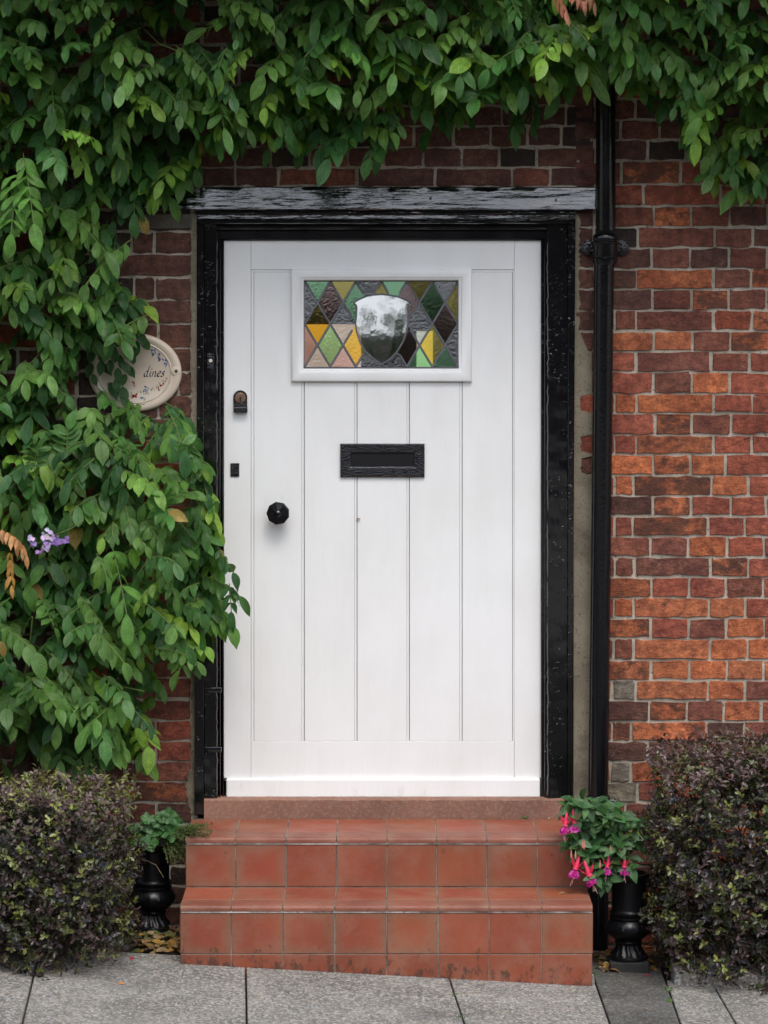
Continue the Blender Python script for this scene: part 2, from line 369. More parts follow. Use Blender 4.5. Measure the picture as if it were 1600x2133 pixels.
# ------------------------------------------------------------------ brick wall
wall = thing('brick_wall', (0, 0, 0), 'old brick house wall of orange, red and dark bricks with pale mortar behind the wisteria', 'wall')
PAL = {'O': ((.385, .115, .05), .3), 'R': ((.25, .066, .040), .15), 'P': ((.172, .058, .040), .3), 'D': ((.10, .042, .031), .35), 'B': ((.345, .10, .044), .75), 'G': ((.20, .17, .135), 0), 'K': ((.036, .022, .018), .3)}
BV, BF, BC = [], [], []
def brick(x0, x1, z0, z1, code, jit=1.0):
    x0 += random.uniform(-.0012, .0012); x1 += random.uniform(-.0012, .0012); z0 += random.uniform(-.0012, .0012); z1 += random.uniform(-.0012, .0012)
    (cr, al) = PAL[code]; f = random.uniform(.82, 1.18); h = random.uniform(-.06, .06)
    col = (cr[0]*f*(1+h), cr[1]*f, cr[2]*f*(1-h), min(1, max(0, al+random.uniform(-.2, .2))))
    w, hh = x1-x0, z1-z0
    if w < .012 or hh < .012: return
    cx, cz = (x0+x1)/2, (z0+z1)/2; ra = min(random.uniform(.002, .006), w*.3, hh*.3); pts = []
    n = max(3, int(w/.03))
    for sx, sz in ((1, 1), (-1, 1), (-1, -1), (1, -1)):
        rr = ra*random.uniform(.5, 1.5); rr = min(rr, w*.4, hh*.4)
        a0 = {(1, 1): 0, (-1, 1): 90, (-1, -1): 180, (1, -1): 270}[(sx, sz)]
        for k in range(4):
            a = R(a0+k*30); pts.append((cx+sx*(w/2-rr)+rr*math.cos(a), cz+sz*(hh/2-rr)+rr*math.sin(a)))
        if sz == 1 and sx == 1:
            for k in range(1, n): pts.append((x1-rr-(w-2*rr)*k/n, z1))
        if sz == -1 and sx == -1:
            for k in range(1, n): pts.append((x0+rr+(w-2*rr)*k/n, z0))
    y = -random.uniform(.000, .003); dy = random.uniform(-.0012, .0012); tz = random.uniform(-.0015, .0015)
    base = len(BV); m = len(pts); J1 = .0019*jit
    jx = [(random.gauss(0, J1)*.6, random.gauss(0, J1)) for _ in pts]
    for ins, yy in ((0, .010), (0, .0012), (.0016, 0.)):
        for (px, pz), (ax, az) in zip(pts, jx):
            qx, qz = px+ax, pz+az; dx, dz = cx-qx, cz-qz; L = math.hypot(dx, dz)
            BV.append((qx+dx/L*ins*1.2, y+yy+dy*(qx-cx)/w*2+tz*(qz-cz)/hh*2, qz+(dz/abs(dz) if dz else 0)*ins*.6)); BC.append(col)
    for r in range(2):
        for k in range(m): BF.append((base+r*m+k, base+r*m+(k+1) % m, base+(r+1)*m+(k+1) % m, base+(r+1)*m+k))
    BF.append(tuple(base+2*m+k for k in range(m))[::-1])
XZ = lambda px, py: (P(px, py).x, P(px, py).z)
def rowpix(y0, y1, xs, codes, jw=6, jh=5.5):
    for i in range(len(xs)-1):
        a, b = XZ(xs[i]+jw/2, (y0+y1)/2)[0], XZ(xs[i+1]-jw/2, (y0+y1)/2)[0]
        brick(a, b, XZ(800, y1-jh/2)[1], XZ(800, y0+jh/2)[1], codes[i % len(codes)])
RY = [164, 207, 249, 291, 335, 384, 429, 473, 516, 560, 602, 646, 689, 732, 775, 820, 861, 905, 946, 990, 1033, 1075, 1117, 1160, 1202, 1245, 1287, 1330, 1374, 1417, 1459, 1502, 1544, 1586, 1629, 1672, 1715]
RX = [([1290, 1440, 1520, 1600], 'DBDRD'), ([1324, 1400, 1480, 1560], 'PDDDR'), ([1294, 1374, 1453, 1530, 1610], 'DPDDPD'), ([1349, 1427, 1505, 1585], 'DKDPD'),
 ([1294, 1417, 1460, 1580], 'PBRRP'), ([1340, 1500, 1590], 'RRRP'), ([1362, 1440, 1520, 1599], 'PBPDD'), ([1329, 1489, 1568], 'KPPD'), ([1358, 1439, 1519, 1598], 'DPDPR'),
 ([1326, 1486, 1565], 'DBPB'), ([1360, 1441, 1518, 1597], 'DPBPR'), ([1281, 1326, 1486, 1567], 'DPPRB'), ([1362, 1442, 1522, 1602], 'OOPBR'), ([1325, 1482, 1562], 'RPPR'),
 ([1361, 1441, 1521, 1610], 'RPORR'), ([1281, 1326, 1487, 1567], 'ROORR'), ([1365, 1442, 1523, 1610], 'RBPRR'), ([1281, 1325, 1486, 1567], 'RRBRR'), ([1361, 1438, 1511, 1630], 'OBORR'),
 ([1281, 1320, 1482, 1559], 'ROBOR'), ([1360, 1440, 1522, 1596], 'DBRRR'), ([1281, 1318, 1475, 1551], 'RRBRR'), ([1356, 1434, 1514, 1592], 'PPBRP'), ([1281, 1322, 1480, 1559], 'PPPBR'),
 ([1357, 1436, 1513, 1590], 'BRRPR'), ([1279, 1320, 1477, 1553], 'ROBOR'), ([1356, 1435, 1514, 1592], 'BRPOR'), ([1279, 1320, 1480, 1558], 'PPOOO'), ([1357, 1437, 1515, 1592], 'BOOOO'),
 ([1275, 1324, 1475, 1553], 'OGOOP'), ([1353, 1431, 1508, 1586], 'DBPOR'), ([1275, 1314, 1472, 1550], 'BBBDP'), ([1349, 1450, 1530], 'DDPOR'), ([1272, 1314, 1395, 1475, 1555], 'BGOPRO'),
 ([1262, 1328, 1400, 1480, 1560], 'GGPRDP'), ([1303, 1380, 1460, 1540], 'RPPDR')]
XR = P(1230, 1000).x
def fillrow(z0, z1, xa, xb, codes, off):
    x = xa+off; j = .011
    if off > .03: brick(xa, x-j, z0, z1, random.choice(codes))
    k = random.random() < .5
    while x < xb-.02:
        w = .228 if (random.random() < .3) else .115
        x2 = min(x+w-j, xb); brick(x, x2, z0, z1, random.choice(codes)); x += w
HX = 3.3
for i, (xs, cs) in enumerate(RX):
    rowpix(RY[i], RY[i+1], [1196]+([1238] if xs[0] > 1300 else [])+xs+[1660], ('D' if xs[0] > 1300 else '')+cs)
    z1, z0 = XZ(800, RY[i]+4)[1], XZ(800, RY[i+1]-4)[1]
    fillrow(z0, z1, P(1664, 900).x, HX, 'OBRRPPD', random.choice((0, .06)))
AY = [178, 221, 263, 307, 349, 389]                # above the door; dark codes paint in foliage shade as well as soot
AX = [[700, 860, 940, 1100, 1180], [640, 720, 800, 885, 1045, 1112, 1180], [700, 780, 862, 944, 1023, 1100, 1170, 1232], [565, 645, 725, 800, 882, 962, 1040, 1118, 1204], [580, 743, 907, 1067, 1146]]
for i, xs in enumerate(AX): rowpix(AY[i], AY[i+1], [250, 330, 410, 490, xs[0]]+xs[1:]+([] if xs[-1] > 1200 else [])+[1240], 'DKDDKPDDD' if i < 4 else 'DDDDPDDPDD')
LY = [389, 436, 482, 528, 577, 625, 674, 726, 774, 824, 871]
LY += [871+45*k for k in range(1, 12)]+[1412, 1457, 1501, 1543, 1585, 1628, 1672, 1715]
LX = {436: [], 482: [275, 322], 528: [242], 577: [280, 324], 625: [245], 674: [255, 330], 726: [250, 330], 774: [290, 372], 824: [250, 330], 871: [200, 358], 1412: [326], 1457: [272], 1501: [326], 1543: [326], 1585: [278, 325], 1628: [246], 1672: [270, 325]}
for i in range(len(LY)-1):
    if LY[i+1]-LY[i] < 20: continue
    xs = LX.get(LY[i], [random.choice((240, 320))])
    if LY[i] == 389: xs = []
    cs = 'KDDD' if LY[i] < 900 else random.choice(('PRP', 'RPD', 'DPR'))
    if LY[i] == 1628: cs = 'DB'
    if LY[i] in (1501, 1543): cs = 'RR'
    if LY[i] in (1412, 1457, 1585): cs = 'PP' if LY[i] != 1585 else 'DPP'
    if LY[i] == 389: continue
    rowpix(LY[i], LY[i+1], [160]+xs+[400], cs)
    fillrow(XZ(0, LY[i+1]-4)[1], XZ(0, LY[i]+4)[1], -HX, P(156, 900).x, 'KDDPPR', random.choice((0, .06)))
z = XZ(800, 389)[1]; fillrow(XZ(0, 432)[1], z-.006, -HX, P(266, 400).x, 'KDD', 0)
for i in range(len(AY)-1): fillrow(XZ(0, AY[i+1]-4)[1], XZ(0, AY[i]+4)[1], -HX, P(246, 300).x, 'KDDP', random.choice((0, .06)))
pz = .0625; z = XZ(800, 174)[1]
while z < 4.2:
    fillrow(z, z+pz-.012, -HX, P(1235, 100).x, 'KDDPPR', random.choice((0, .057))); z += pz
z = XZ(800, 160)[1]
while z < 4.2:
    fillrow(z, z+pz-.012, P(1238, 100).x, HX, 'DPPRR', random.choice((0, .057))); z += pz
z = XZ(800, 1719)[1]-pz+.004
while z > -.3:
    fillrow(z, z+pz-.012, -HX, P(425, 1700).x, 'KDDP', random.choice((0, .057))); fillrow(z, z+pz-.012, P(1177, 1700).x, HX, 'RPDO', random.choice((0, .057))); z -= pz
fromraw('bricks', BV, BF, wall, MB, False, BC)
zl0, zt = XZ(800, 1710)[1], XZ(800, 440)[1]; dxl, dxr = P(408, 1000).x, P(1197, 1000).x
mw = MBd(); mw.box(-HX, dxl, .0040, .24, -.3, 4.2); mw.box(dxr, HX, .0042, .24, -.3, 4.2); mw.box(dxl, dxr, .0044, .24, zt, 4.2); mw.box(dxl, dxr, .0046, .24, -.3, zl0)
mw.build('mortar', MMO, wall)
# render strips beside the frame, with a ragged edge
rd = MBd()
def ragged(xin, xs_out, ys, Y=-.0045):
    b = bmesh.new(); A, B = [], []
    for y, xo in zip(ys, xs_out): A.append(P(xin, y, Y)); B.append(P(xo, y, Y))
    for i in range(len(ys)-1):
        c = [A[i+1], B[i+1], B[i], A[i]]; 
        v = [b.verts.new(q) for q in c]; b.faces.new(v if c[1].x > c[0].x else v[::-1])
    bmesh.ops.remove_doubles(b, verts=b.verts[:], dist=1e-5)
    r = bmesh.ops.extrude_face_region(b, geom=b.faces[:]); bmesh.ops.translate(b, vec=(0, .02, 0), verts=[e for e in r['geom'] if isinstance(e, bmesh.types.BMVert)])
    rd.merge(b)
ys = list(range(445, 1700, 5)); br_rows = [(820, 861), (905, 946), (950, 990)]
def rx(y):
    if y < 690: v = 1207+random.uniform(-2, 3)
    elif y < 735: v = 1207+(y-690)*.45
    elif any(a+3 < y < b-3 for a, b in br_rows): v = 1210+random.uniform(-2, 3)
    else: v = 1233
    return v
ragged(1195, [rx(y) for y in ys], ys)
ragged(410, [399+random.uniform(-3, 2)-(12*max(0, 1-abs(y-1640)/60) if y > 1600 else 0) for y in ys], ys, -.0047)
rd.build('render_strip', MREN, wall)
pt = MBd()                                         # grey mortar patches left by repairs
for (a, b2, c, d) in ((270, 446, 400, 476), ): pt.pr(a, b2, c, d, -.0053, .01, .002)
pt.build('mortar_patch', m_mortar('grey_mortar', (.10, .09, .075), (.17, .15, .12)), wall)

# ------------------------------------------------------------------ door frame
DY = .035
fr = thing('door_frame', P(800, 1665, 0), 'thick black gloss painted timber frame and lintel around the white door', 'door frame')
def wavybar(x0, y0, x1, y1, Y, Yb, horiz, amp=.0014, tilt=0., bev=.004, n=60):
    """a hand-hewn timber: edges and face wander slightly"""
    b = bmesh.new(); rows = []
    for i in range(n+1):
        t = i/n; e = [random.gauss(0, amp) for _ in range(4)]
        if horiz: A, B = P(x0+(x1-x0)*t, y1, Y), P(x0+(x1-x0)*t, y0, Y+tilt); o = Vector((0, 0, 1))
        else: A, B = P(x0, y0+(y1-y0)*t, Y), P(x1, y0+(y1-y0)*t, Y+tilt); o = Vector((1, 0, 0))
        A = A+o*e[0]; B = B+o*e[1]; yA = Vector((0, e[2]*.6, 0)); ring = []
        for q, yy in ((A, Yb), (A, Y+bev)): ring.append(Vector((q.x, yy, q.z)))
        ring.append(A+o*bev*.8+yA); 
        for f in (.3, .5, .7): ring.append(A.lerp(B, f)+Vector((0, random.gauss(0, amp*.3), 0)))
        ring.append(B-o*bev*.8+Vector((0, e[3]*.6, 0)))
        for q, yy in ((B, Y+tilt+bev), (B, Yb)): ring.append(Vector((q.x, yy, q.z)))
        rows.append([b.verts.new(v) for v in ring])
    for a, c in zip(rows, rows[1:]):
        for k in range(len(a)-1): b.faces.new((a[k], a[k+1], c[k+1], c[k]))
    b.faces.new(rows[0]); b.faces.new(rows[-1][::-1]); return b
l = MBd(); l.merge(wavybar(270, 389, 1240, 437, -.036, .05, True, .0007, .0105)); 
for (a, c) in ((716, 409), (897, 413), (870, 427), (1158, 417), (820, 414)):
    q = P(a, c, -.0305); l.lathe([(.0045, 0), (.0045, -.0022), (.002, -.004)], q, 'Y', 10)
l.build('lintel', MBEAM, fr, True)
mo = MBd(); mo.merge(wavybar(408, 438.5, 1199, 446, -.026, .05, True, .0003, .006, .002, 40)); mo.merge(wavybar(412, 457, 1199, 466, -.024, .05, True, .0003, .008, .003, 40))
mo.pr(411, 446.5, 1199, 456.5, -.010, .05, .001)
mo.build('lintel_moulding', MBEAM, fr, True)
hd = MBd(); hd.merge(wavybar(452, 467, 1145, 479, .006, .05, True, .0002, .004, .002, 30)); hd.pr(458, 479.5, 1142, 499, .018, .07, .003)
hd.build('head', MIRON, fr, True)
for side in (0, 1):
    jb = MBd()
    if side == 0:
        jb.merge(wavybar(424, 467, 453, 1664, -.008, .06, False, .0008, .0, .004, 120)); jb.pr(413, 467, 424.5, 1697, -.020, .05, .0012, 1, 405)
        jb.pr(452, 480, 459.5, 1664, .006, .06, .002, 1, 457); jb.pr(459, 498, 466.5, 1664, .022, .07, .002, 1, 464)
        for yy in (1436, 1560): jb.pr(424, yy-4, 461, yy+8, -.0105, .03, .0025, 2)
    else:
        jb.merge(wavybar(1140, 467, 1184, 1664, -.008, .06, False, .0008, .0, .004, 120)); jb.pr(1183, 467, 1199, 1668, -.020, .05, .0012, 1, None, 1192)
        jb.pr(1134, 480, 1141, 1664, .006, .06, .002); jb.pr(1127, 498, 1134.5, 1664, .022, .07, .002)
    jb.build('jamb', MJAMB, fr, True)
db = MBd(); db.pr(431, 736, 446, 768, -.018, -.002, .0015); dbo = db.build('doorbell', MHAM, fr)
q = P(438.5, 751.5, -.018); d2 = MBd(); d2.lathe([(.0058, 0), (.0058, -.003), (.004, -.0045)], q, 'Y', 18); d2.build('bell_button', simple('ivory_plastic', (.62, .56, .48), .4), dbo, True)

# ------------------------------------------------------------------ front door
dr_ = thing('front_door', P(800, 1663, DY), 'white painted plank front door with a stained glass light and black ironmongery', 'door')
YD = DY; YBk = DY+.045
def bars(name, lst, bev=.0012, seg=2, Y=None):
    m = MBd()
    for r in lst: m.pr(*r, YD if Y is None else Y, YBk, bev, seg)
    return m.build(name, MWH, dr_, False)
bars('stile', [(466.5, 501, 522.6, 1621)]); bars('stile', [(1071.5, 501, 1128, 1621)])
bars('top_rail', [(523, 501, 1071, 561.5)]); bars('bottom_rail', [(523, 1544.5, 1071, 1621)])
XJ = [529, 634, 744, 853, 963, 1068]
pk = [(523.4, 562.3, 528.6, 1544), (1068.6, 562.3, 1071.2, 1544), (529, 562.3, 606.8, 566.6), (983.2, 562.3, 1068.2, 566.6)]
m = MBd()
for r in pk: m.pr(*r, YD+.0022, YBk, .0006)
for x in XJ[1:-1]: m.pr(x-5.2, 796, x-.9, 1544, YD+.0022, YBk, .0012, 2)
m.build('bead_moulding', MWH, dr_)
for i in range(5):
    x0, x1 = XJ[i], XJ[i+1]; a = x0+(.3 if i == 0 else .5); b_ = x1-(.6 if i == 4 else 5.6); m = MBd()
    if i in (1, 2, 3): m.pr(a, 796, b_, 1543.8, YD+.0018, YBk, .0013, 2)
    else: m.pr(a, 567, b_, 1543.8, YD+.0018, YBk, .0009)
    m.build('plank', MWH, dr_)
m = MBd(); m.pr(524, 563, 606, 1543, YD+.0085, YBk+.002); m.pr(984, 563, 1071, 1543, YD+.0085, YBk+.002); m.pr(606, 796.5, 984, 1543, YD+.0085, YBk+.002)
m.pr(468, 1617, 1126, 1626, YD+.004, YBk+.003); m.build('core_panel', simple('old_paint_in_joints', (.24, .21, .18), .7), dr_)
# weatherboard
m = MBd(); c = [P(471, 1662, YD-.015), P(1125.5, 1662, YD-.015), P(1125.5, 1622, YD-.0125), P(471, 1622, YD-.0125)]
m.hexa(c+[Vector((q.x, YBk, q.z)) for q in c], .006, 5); m.build('weatherboard', MWH, dr_)
# light
wf = MBd(); YW = YD-.014
o4 = [(607, 560), (983, 560), (983, 795), (607, 795)]; i4 = [(633, 584), (955, 584), (955, 767), (633, 767)]
def frame_ring(mb, O, I, Yo, Yi, prof):
    """mitred moulding: prof = list of (t across, y)"""
    b = bmesh.new(); rings = []
    for t, y in prof: rings.append([b.verts.new(P(O[k][0]+(I[k][0]-O[k][0])*t, O[k][1]+(I[k][1]-O[k][1])*t, y)) for k in range(4)])
    for a, c in zip(rings, rings[1:]):
        for k in range(4): b.faces.new((a[k], a[(k+1) % 4], c[(k+1) % 4], c[k]))
    mb.merge(b)
frame_ring(wf, o4, i4, 0, 0, [(0, YD+.01), (0, YW+.005), (.05, YW+.002), (.16, YW), (.62, YW+.001), (.74, YW+.003), (.8, YW+.0065), (.86, YW+.007), (.95, YW+.009), (1, YW+.013), (1.03, YD+.03)])
wfo = wf.build('window_frame', MWH, dr_, True)
# leaded glass: a fine grid of cells, each given to a quarry (pane) of the lattice
CX = lambda cx: 590+cx/3.902
CYf = lambda cy: 540+cy/3.902
gx0, gx1, gy0, gy1 = 632.0, 956.0, 583.0, 768.0
shield = [(570, 355), (620, 325), (680, 300), (740, 290), (800, 286), (865, 292), (930, 305), (990, 328), (1046, 358), (1018, 372), (1010, 400), (1014, 450), (1014, 520), (1005, 580), (980, 660), (930, 745), (880, 800), (840, 830), (802, 850), (770, 832), (725, 800), (668, 750), (625, 675), (597, 590), (588, 520), (596, 450), (598, 390), (590, 370)]
def insh(cx, cy):
    r = False; n = len(shield)
    for i in range(n):
        (x1, y1), (x2, y2) = shield[i], shield[(i+1) % n]
        if (y1 > cy) != (y2 > cy) and cx < (x2-x1)*(cy-y1)/(y2-y1)+x1: r = not r
    return r
# lattice: u = (x-175)/207 , v=(y-180)/347 ; cells are indexed by (floor(u+v), floor(u-v))
cellcol = {}
GT = {'c': m_glass('clear_ribbed_glass', (.62, .62, .6), .13, .8), 'g': m_glass('green_glass', (.33, .60, .30), .17, .12, (.55, 1, .6)), 'a': m_glass('amber_glass', (.75, .50, .05), .16, .12, (1, .85, .3)),
      'p': m_glass('plum_glass', (.50, .36, .34), .16, .12, (1, .72, .7)), 's': m_glass('plain_glass', (.35, .33, .32), .46, 0)}
GO = ['c', 'g', 'a', 'p', 's']
def pane(cx, cy):
    u = (cx-175)/207.5; v = (cy-180)/347.
    i, j = math.floor(u+v), math.floor(u-v); uc = (i+j+1)/2; vc = (i-j)/2
    cxp, cyp = 175+uc*207.5, 180+vc*347   # centre of the quarry
    key = (round(uc*2), round(vc*2))
    tab = {(0, 0): 'c', (1, 0): 'g', (2, 0): 'p', (3, 0): 'a', (5, 0): 'c', (6, 0): 'a', (7, 0): 'g', (9, 0): 'a', (11, 0): 'c',
           (0, 1): 'c', (2, 1): 'p', (4, 1): 'g', (6, 1): 'a', (8, 1): 'p', (10, 1): 'g', (12, 1): 'a',
           (1, 2): 'a', (3, 2): 'c', (5, 2): 'a', (9, 2): 'c', (11, 2): 'p', (7, 2): 'p',
           (0, 3): 'p', (2, 3): 'g', (4, 3): 'a', (8, 3): 'p', (10, 3): 'a', (12, 3): 'c', (6, 3): 'c',
           (1, 4): 'c', (3, 4): 'p', (5, 4): 'c', (7, 4): 'c', (9, 4): 'g', (11, 4): 'g'}
    return tab.get(key, 'g'), key
NX, NY = 162, 92; GV = []; GF = []; GM = []; cache = {}
TILT = math.tan(R(4.66)); YG = YD-.002
def gpt(px, py, off=0.):
    z = P(px, py, YG).z; zb = P(px, gy1, YG).z; q = P(px, py, YG); return Vector((q.x, YG+(z-zb)*TILT+off, q.z))
for r in range(NY):
    for c_ in range(NX):
        x0 = gx0+(gx1-gx0)*c_/NX; x1 = gx0+(gx1-gx0)*(c_+1)/NX; y0 = gy0+(gy1-gy0)*r/NY; y1 = gy0+(gy1-gy0)*(r+1)/NY
        cx, cy = ((x0+x1)/2-590)*3.902, ((y0+y1)/2-540)*3.902
        if insh(cx, cy): code, key = 's', 'S'
        else: code, key = pane(cx, cy)
        if key not in cache: cache[key] = [random.uniform(-.011, .011), random.uniform(-.011, .011), {}, gpt(590+(175+key[0]/2*207.5)/3.902, 540+(180+key[1]/2*347)/3.902) if key != 'S' else None]
        ta, tb, vd, cq = cache[key]; ids = []
        for (gx, gy, ci, ri) in ((x0, y1, c_, r+1), (x1, y1, c_+1, r+1), (x1, y0, c_+1, r), (x0, y0, c_, r)):
            if (ci, ri) not in vd:
                q = gpt(gx, gy); q.y += 0 if key == 'S' else ta*(q.x-cq.x)+tb*(q.z-cq.z); vd[(ci, ri)] = len(GV); GV.append(q)
            ids.append(vd[(ci, ri)])
        GF.append(ids); GM.append(GO.index(code))
fromraw('stained_glass', GV, GF, wfo, [GT[k] for k in GO], False, None, None, GM)
ld = MBd()
def came(p, q, r=.0035):
    n = 14; pts = []
    for i in range(n+1):
        cx, cy = p[0]+(q[0]-p[0])*i/n, p[1]+(q[1]-p[1])*i/n
        if insh(cx, cy) or not (165 <= cx <= 1425 and 172 <= cy <= 884):
            if len(pts) > 1: ld.tube(pts, r, 6)
            pts = []
        else: pts.append(gpt(CX(cx), CYf(cy), -.001))
    if len(pts) > 1: ld.tube(pts, r, 6)
for k in range(-4, 7):
    came((175+207.5*k, 180), (175+207.5*(k+2), 874)); came((175+207.5*(k+2), 180), (175+207.5*k, 874))
ld.tube([gpt(CX(a), CYf(b_), -.0015) for a, b_ in shield+shield[:1]], .0026, 6)
for a, b_ in (((168, 176), (1424, 176)), ((1424, 176), (1424, 882)), ((1424, 882), (168, 882)), ((168, 882), (168, 176))): ld.tube([gpt(CX(a[0]), CYf(a[1])), gpt(CX(b_[0]), CYf(b_[1]))], .0028, 6)
ld.build('lead_came', MLEAD, wfo, True)
# letter plate
lp = MBd(); frame_ring(lp, [(709, 924), (884.5, 924), (884.5, 994), (709, 994)], [(731, 944), (863, 944), (863, 972), (731, 972)], 0, 0, [(0, YD+.002), (0, YD-.006), (.12, YD-.009), (.85, YD-.0085), (1, YD-.007), (1, YD-.001)])
lpo = lp.build('letter_plate', MHAM, dr_); f_ = MBd(); f_.pr(731, 944, 863, 972, YD-.004, YD+.002, .0015, 2); f_.build('flap', simple('black_flap', (.008, .008, .01), .3), lpo)
# knob
kn = MBd(); q = P(580, 1067, YD)
kn.lathe([(.030, .001), (.030, -.004), (.012, -.006), (.012, -.022), (.033, -.030), (.0365, -.040), (.0355, -.046), (.031, -.0495), (.012, -.052), (.009, -.055), (.004, -.0575)], q, 'Y', 9)
kn.build('door_knob', MIRON, dr_)
# cylinder pull and lock
cp = MBd(); b = bmesh.new(); pts = []
for k in range(17): t = math.pi*k/16; pts.append((500.5+14.5*math.cos(t), 827-14*math.sin(t)))
pts += [(486, 848), (515, 848)][:]; ring = [P(a, c_, YD-.007) for a, c_ in pts]; fv = [b.verts.new(v) for v in ring]; f = b.faces.new(fv)
r = bmesh.ops.extrude_face_region(b, geom=[f]); bmesh.ops.translate(b, vec=(0, .008, 0), verts=[e for e in r['geom'] if isinstance(e, bmesh.types.BMVert)])
cp.merge(b); cp.pr(486, 847, 515.5, 860, YD-.022, YD+.001, .004, 3); cpo = cp.build('cylinder_pull', MHAM, dr_)
lk = MBd(); q = P(500.5, 829, YD-.0068); lk.lathe([(.0165, 0), (.0165, -.002), (.0148, -.003), (.0148, -.0035)], q, 'Y', 24); lko = lk.build('lock_cylinder', MBRASS, cpo, True)
kh = MBd(); kh.pr(499.3, 826, 501.7, 838, YD-.0112, YD-.0095); kh.build('keyhole', MDARK, lko)
es = MBd(); es.pr(480, 965, 498.5, 993, YD-.004, YD+.001, .001); eso = es.build('escutcheon', MHAM, dr_)
kh = MBd(); kh.pr(488, 973, 490.6, 985, YD-.0048, YD-.003); kh.build('keyhole', MDARK, eso)

# dim hall behind the glass, with its own daylit window
hall = thing('hallway', (0, .3, .4), 'dim hallway with a bright far window seen through the leaded glass', 'room')
m = MBd(); zf = XZ(800, 1700)[1]
m.box(-.75, .75, 3.2, 3.25, zf, 2.45); m.box(-.8, -.75, .25, 3.25, zf, 2.45); m.box(.75, .8, .25, 3.25, zf, 2.45); m.box(-.8, .8, .25, 3.25, 2.45, 2.5)
m.build('wall', simple('hall_wall', (.10, .075, .06), .8), hall)
m = MBd(); m.box(-.8, .8, .25, 3.25, zf-.05, zf); m.build('floor', simple('hall_floor', (.1, .05, .03), .5), hall)
m = MBd(); m.pr(540, 676, 752, 830, 1.9, 1.93); m.build('lit_window', emit('daylit_curtain', (.80, .60, .46), .55), hall)
m = MBd(); m.pr(868, 690, 902, 830, 1.9, 1.93); m.build('lit_window', emit('daylit_window', (.75, .8, .66), .6), hall)

# ------------------------------------------------------------------ steps
zt1 = P(800, 1706, -.03).z; Y1 = YatZ(1744, zt1); zt2 = P(800, 1848, Y1).z; Y2 = YatZ(1886, zt2)
stp = thing('doorstep', (0, -.3, 0), 'two terracotta red quarry tiled steps below a rough concrete threshold', 'steps')
th = MBd(); th.merge(wavybar(425, 1665.5, 1177, 1709, -.030, .05, True, .0006, .0, .004, 50)); th.build('threshold', MTHR, stp, True)
X1 = [47, 232, 420, 606, 794, 977, 1163, 1350, 1535]; X2 = [26, 216, 408, 600, 792, 983, 1172, 1366, 1556]
X1 = [P(360+v/1.7778, 1790, Y1).x for v in X1]; X2 = [P(360+v/1.7778, 1930, Y2).x for v in X2]
TV, TF, TC, TL = [], [], [], []
def tile(c4, nrm, th=.006, bev=.0012, col=None, nose=0):
    """c4: corners of outer face (CCW seen from outside)"""
    f = random.uniform(.88, 1.1); col = col or (.265*f, .072*f*random.uniform(.9, 1.1), .037*f, random.choice((.15, .3, .6, .95)))
    c = [Vector(q) for q in c4]; cen = sum(c, Vector())/4; nv = Vector(nrm); base = len(TV)
    for k, (uu, vv) in enumerate(((-1, -1), (1, -1), (1, 1), (-1, 1))): TV.append(c[k]-nv*th); TC.append(col); TL.append((uu, vv, 0))
    for k, (uu, vv) in enumerate(((-1, -1), (1, -1), (1, 1), (-1, 1))): TV.append(c[k]-nv*bev); TC.append(col); TL.append((uu, vv, 0))
    N = 4
    u0 = (c[1]-c[0]).normalized()*bev; v0 = (c[3]-c[0]).normalized()*bev
    cc = [c[0]+u0+v0, c[1]-u0+v0, c[2]-u0-v0, c[3]+u0-v0]; g0 = len(TV)
    for r in range(N+1):
        for k in range(N+1):
            s_, t_ = k/N, r/N; q = (cc[0]*(1-s_)+cc[1]*s_)*(1-t_)+(cc[3]*(1-s_)+cc[2]*s_)*t_
            TV.append(q); TC.append(col); TL.append((s_*2-1, t_*2-1, 0))
    for r in range(N):
        for k in range(N): a = g0+r*(N+1)+k; TF.append((a, a+1, a+N+2, a+N+1))
    ed = [[g0+k for k in range(N+1)], [g0+k*(N+1)+N for k in range(N+1)], [g0+(N+1)*N+N-k for k in range(N+1)], [g0+(N-k)*(N+1) for k in range(N+1)]]
    for k in range(4): TF.append([base+4+k, base+4+(k+1) % 4]+ed[k][::-1]); TF.append((base+k, base+(k+1) % 4, base+4+(k+1) % 4, base+4+k))
def nosing(xa, xb, Yf, z, depth, r=.011, th=.017):
    f = random.uniform(.85, 1.05); col = (.22*f, .072*f, .045*f, random.choice((.3, .7, 1))); base = len(TV); prof = [(Yf+depth, z-.0005), (Yf+depth, z), (Yf+r+.012, z+.0006)]
    for k in range(7): a = R(90-15*k); prof.append((Yf+r-r*math.cos(a), z-r+r*math.sin(a)))
    prof.append((Yf, z-th)); prof.append((Yf+.01, z-th)); m = len(prof); NXs = 5
    for i in range(NXs+1):
        for k, (y, zz) in enumerate(prof): TV.append(Vector((xa+(xb-xa)*i/NXs, y, zz))); TC.append(col); TL.append((i/NXs*2-1, k/(m-1)*1.2-.6, 0))
    for i in range(NXs):
        for k in range(m-1): a = base+i*m+k; TF.append((a, a+1, a+m+1, a+m))
    TF.append(tuple(base+k for k in range(m))[::-1]); TF.append(tuple(base+NXs*m+k for k in range(m)))
g = .0016
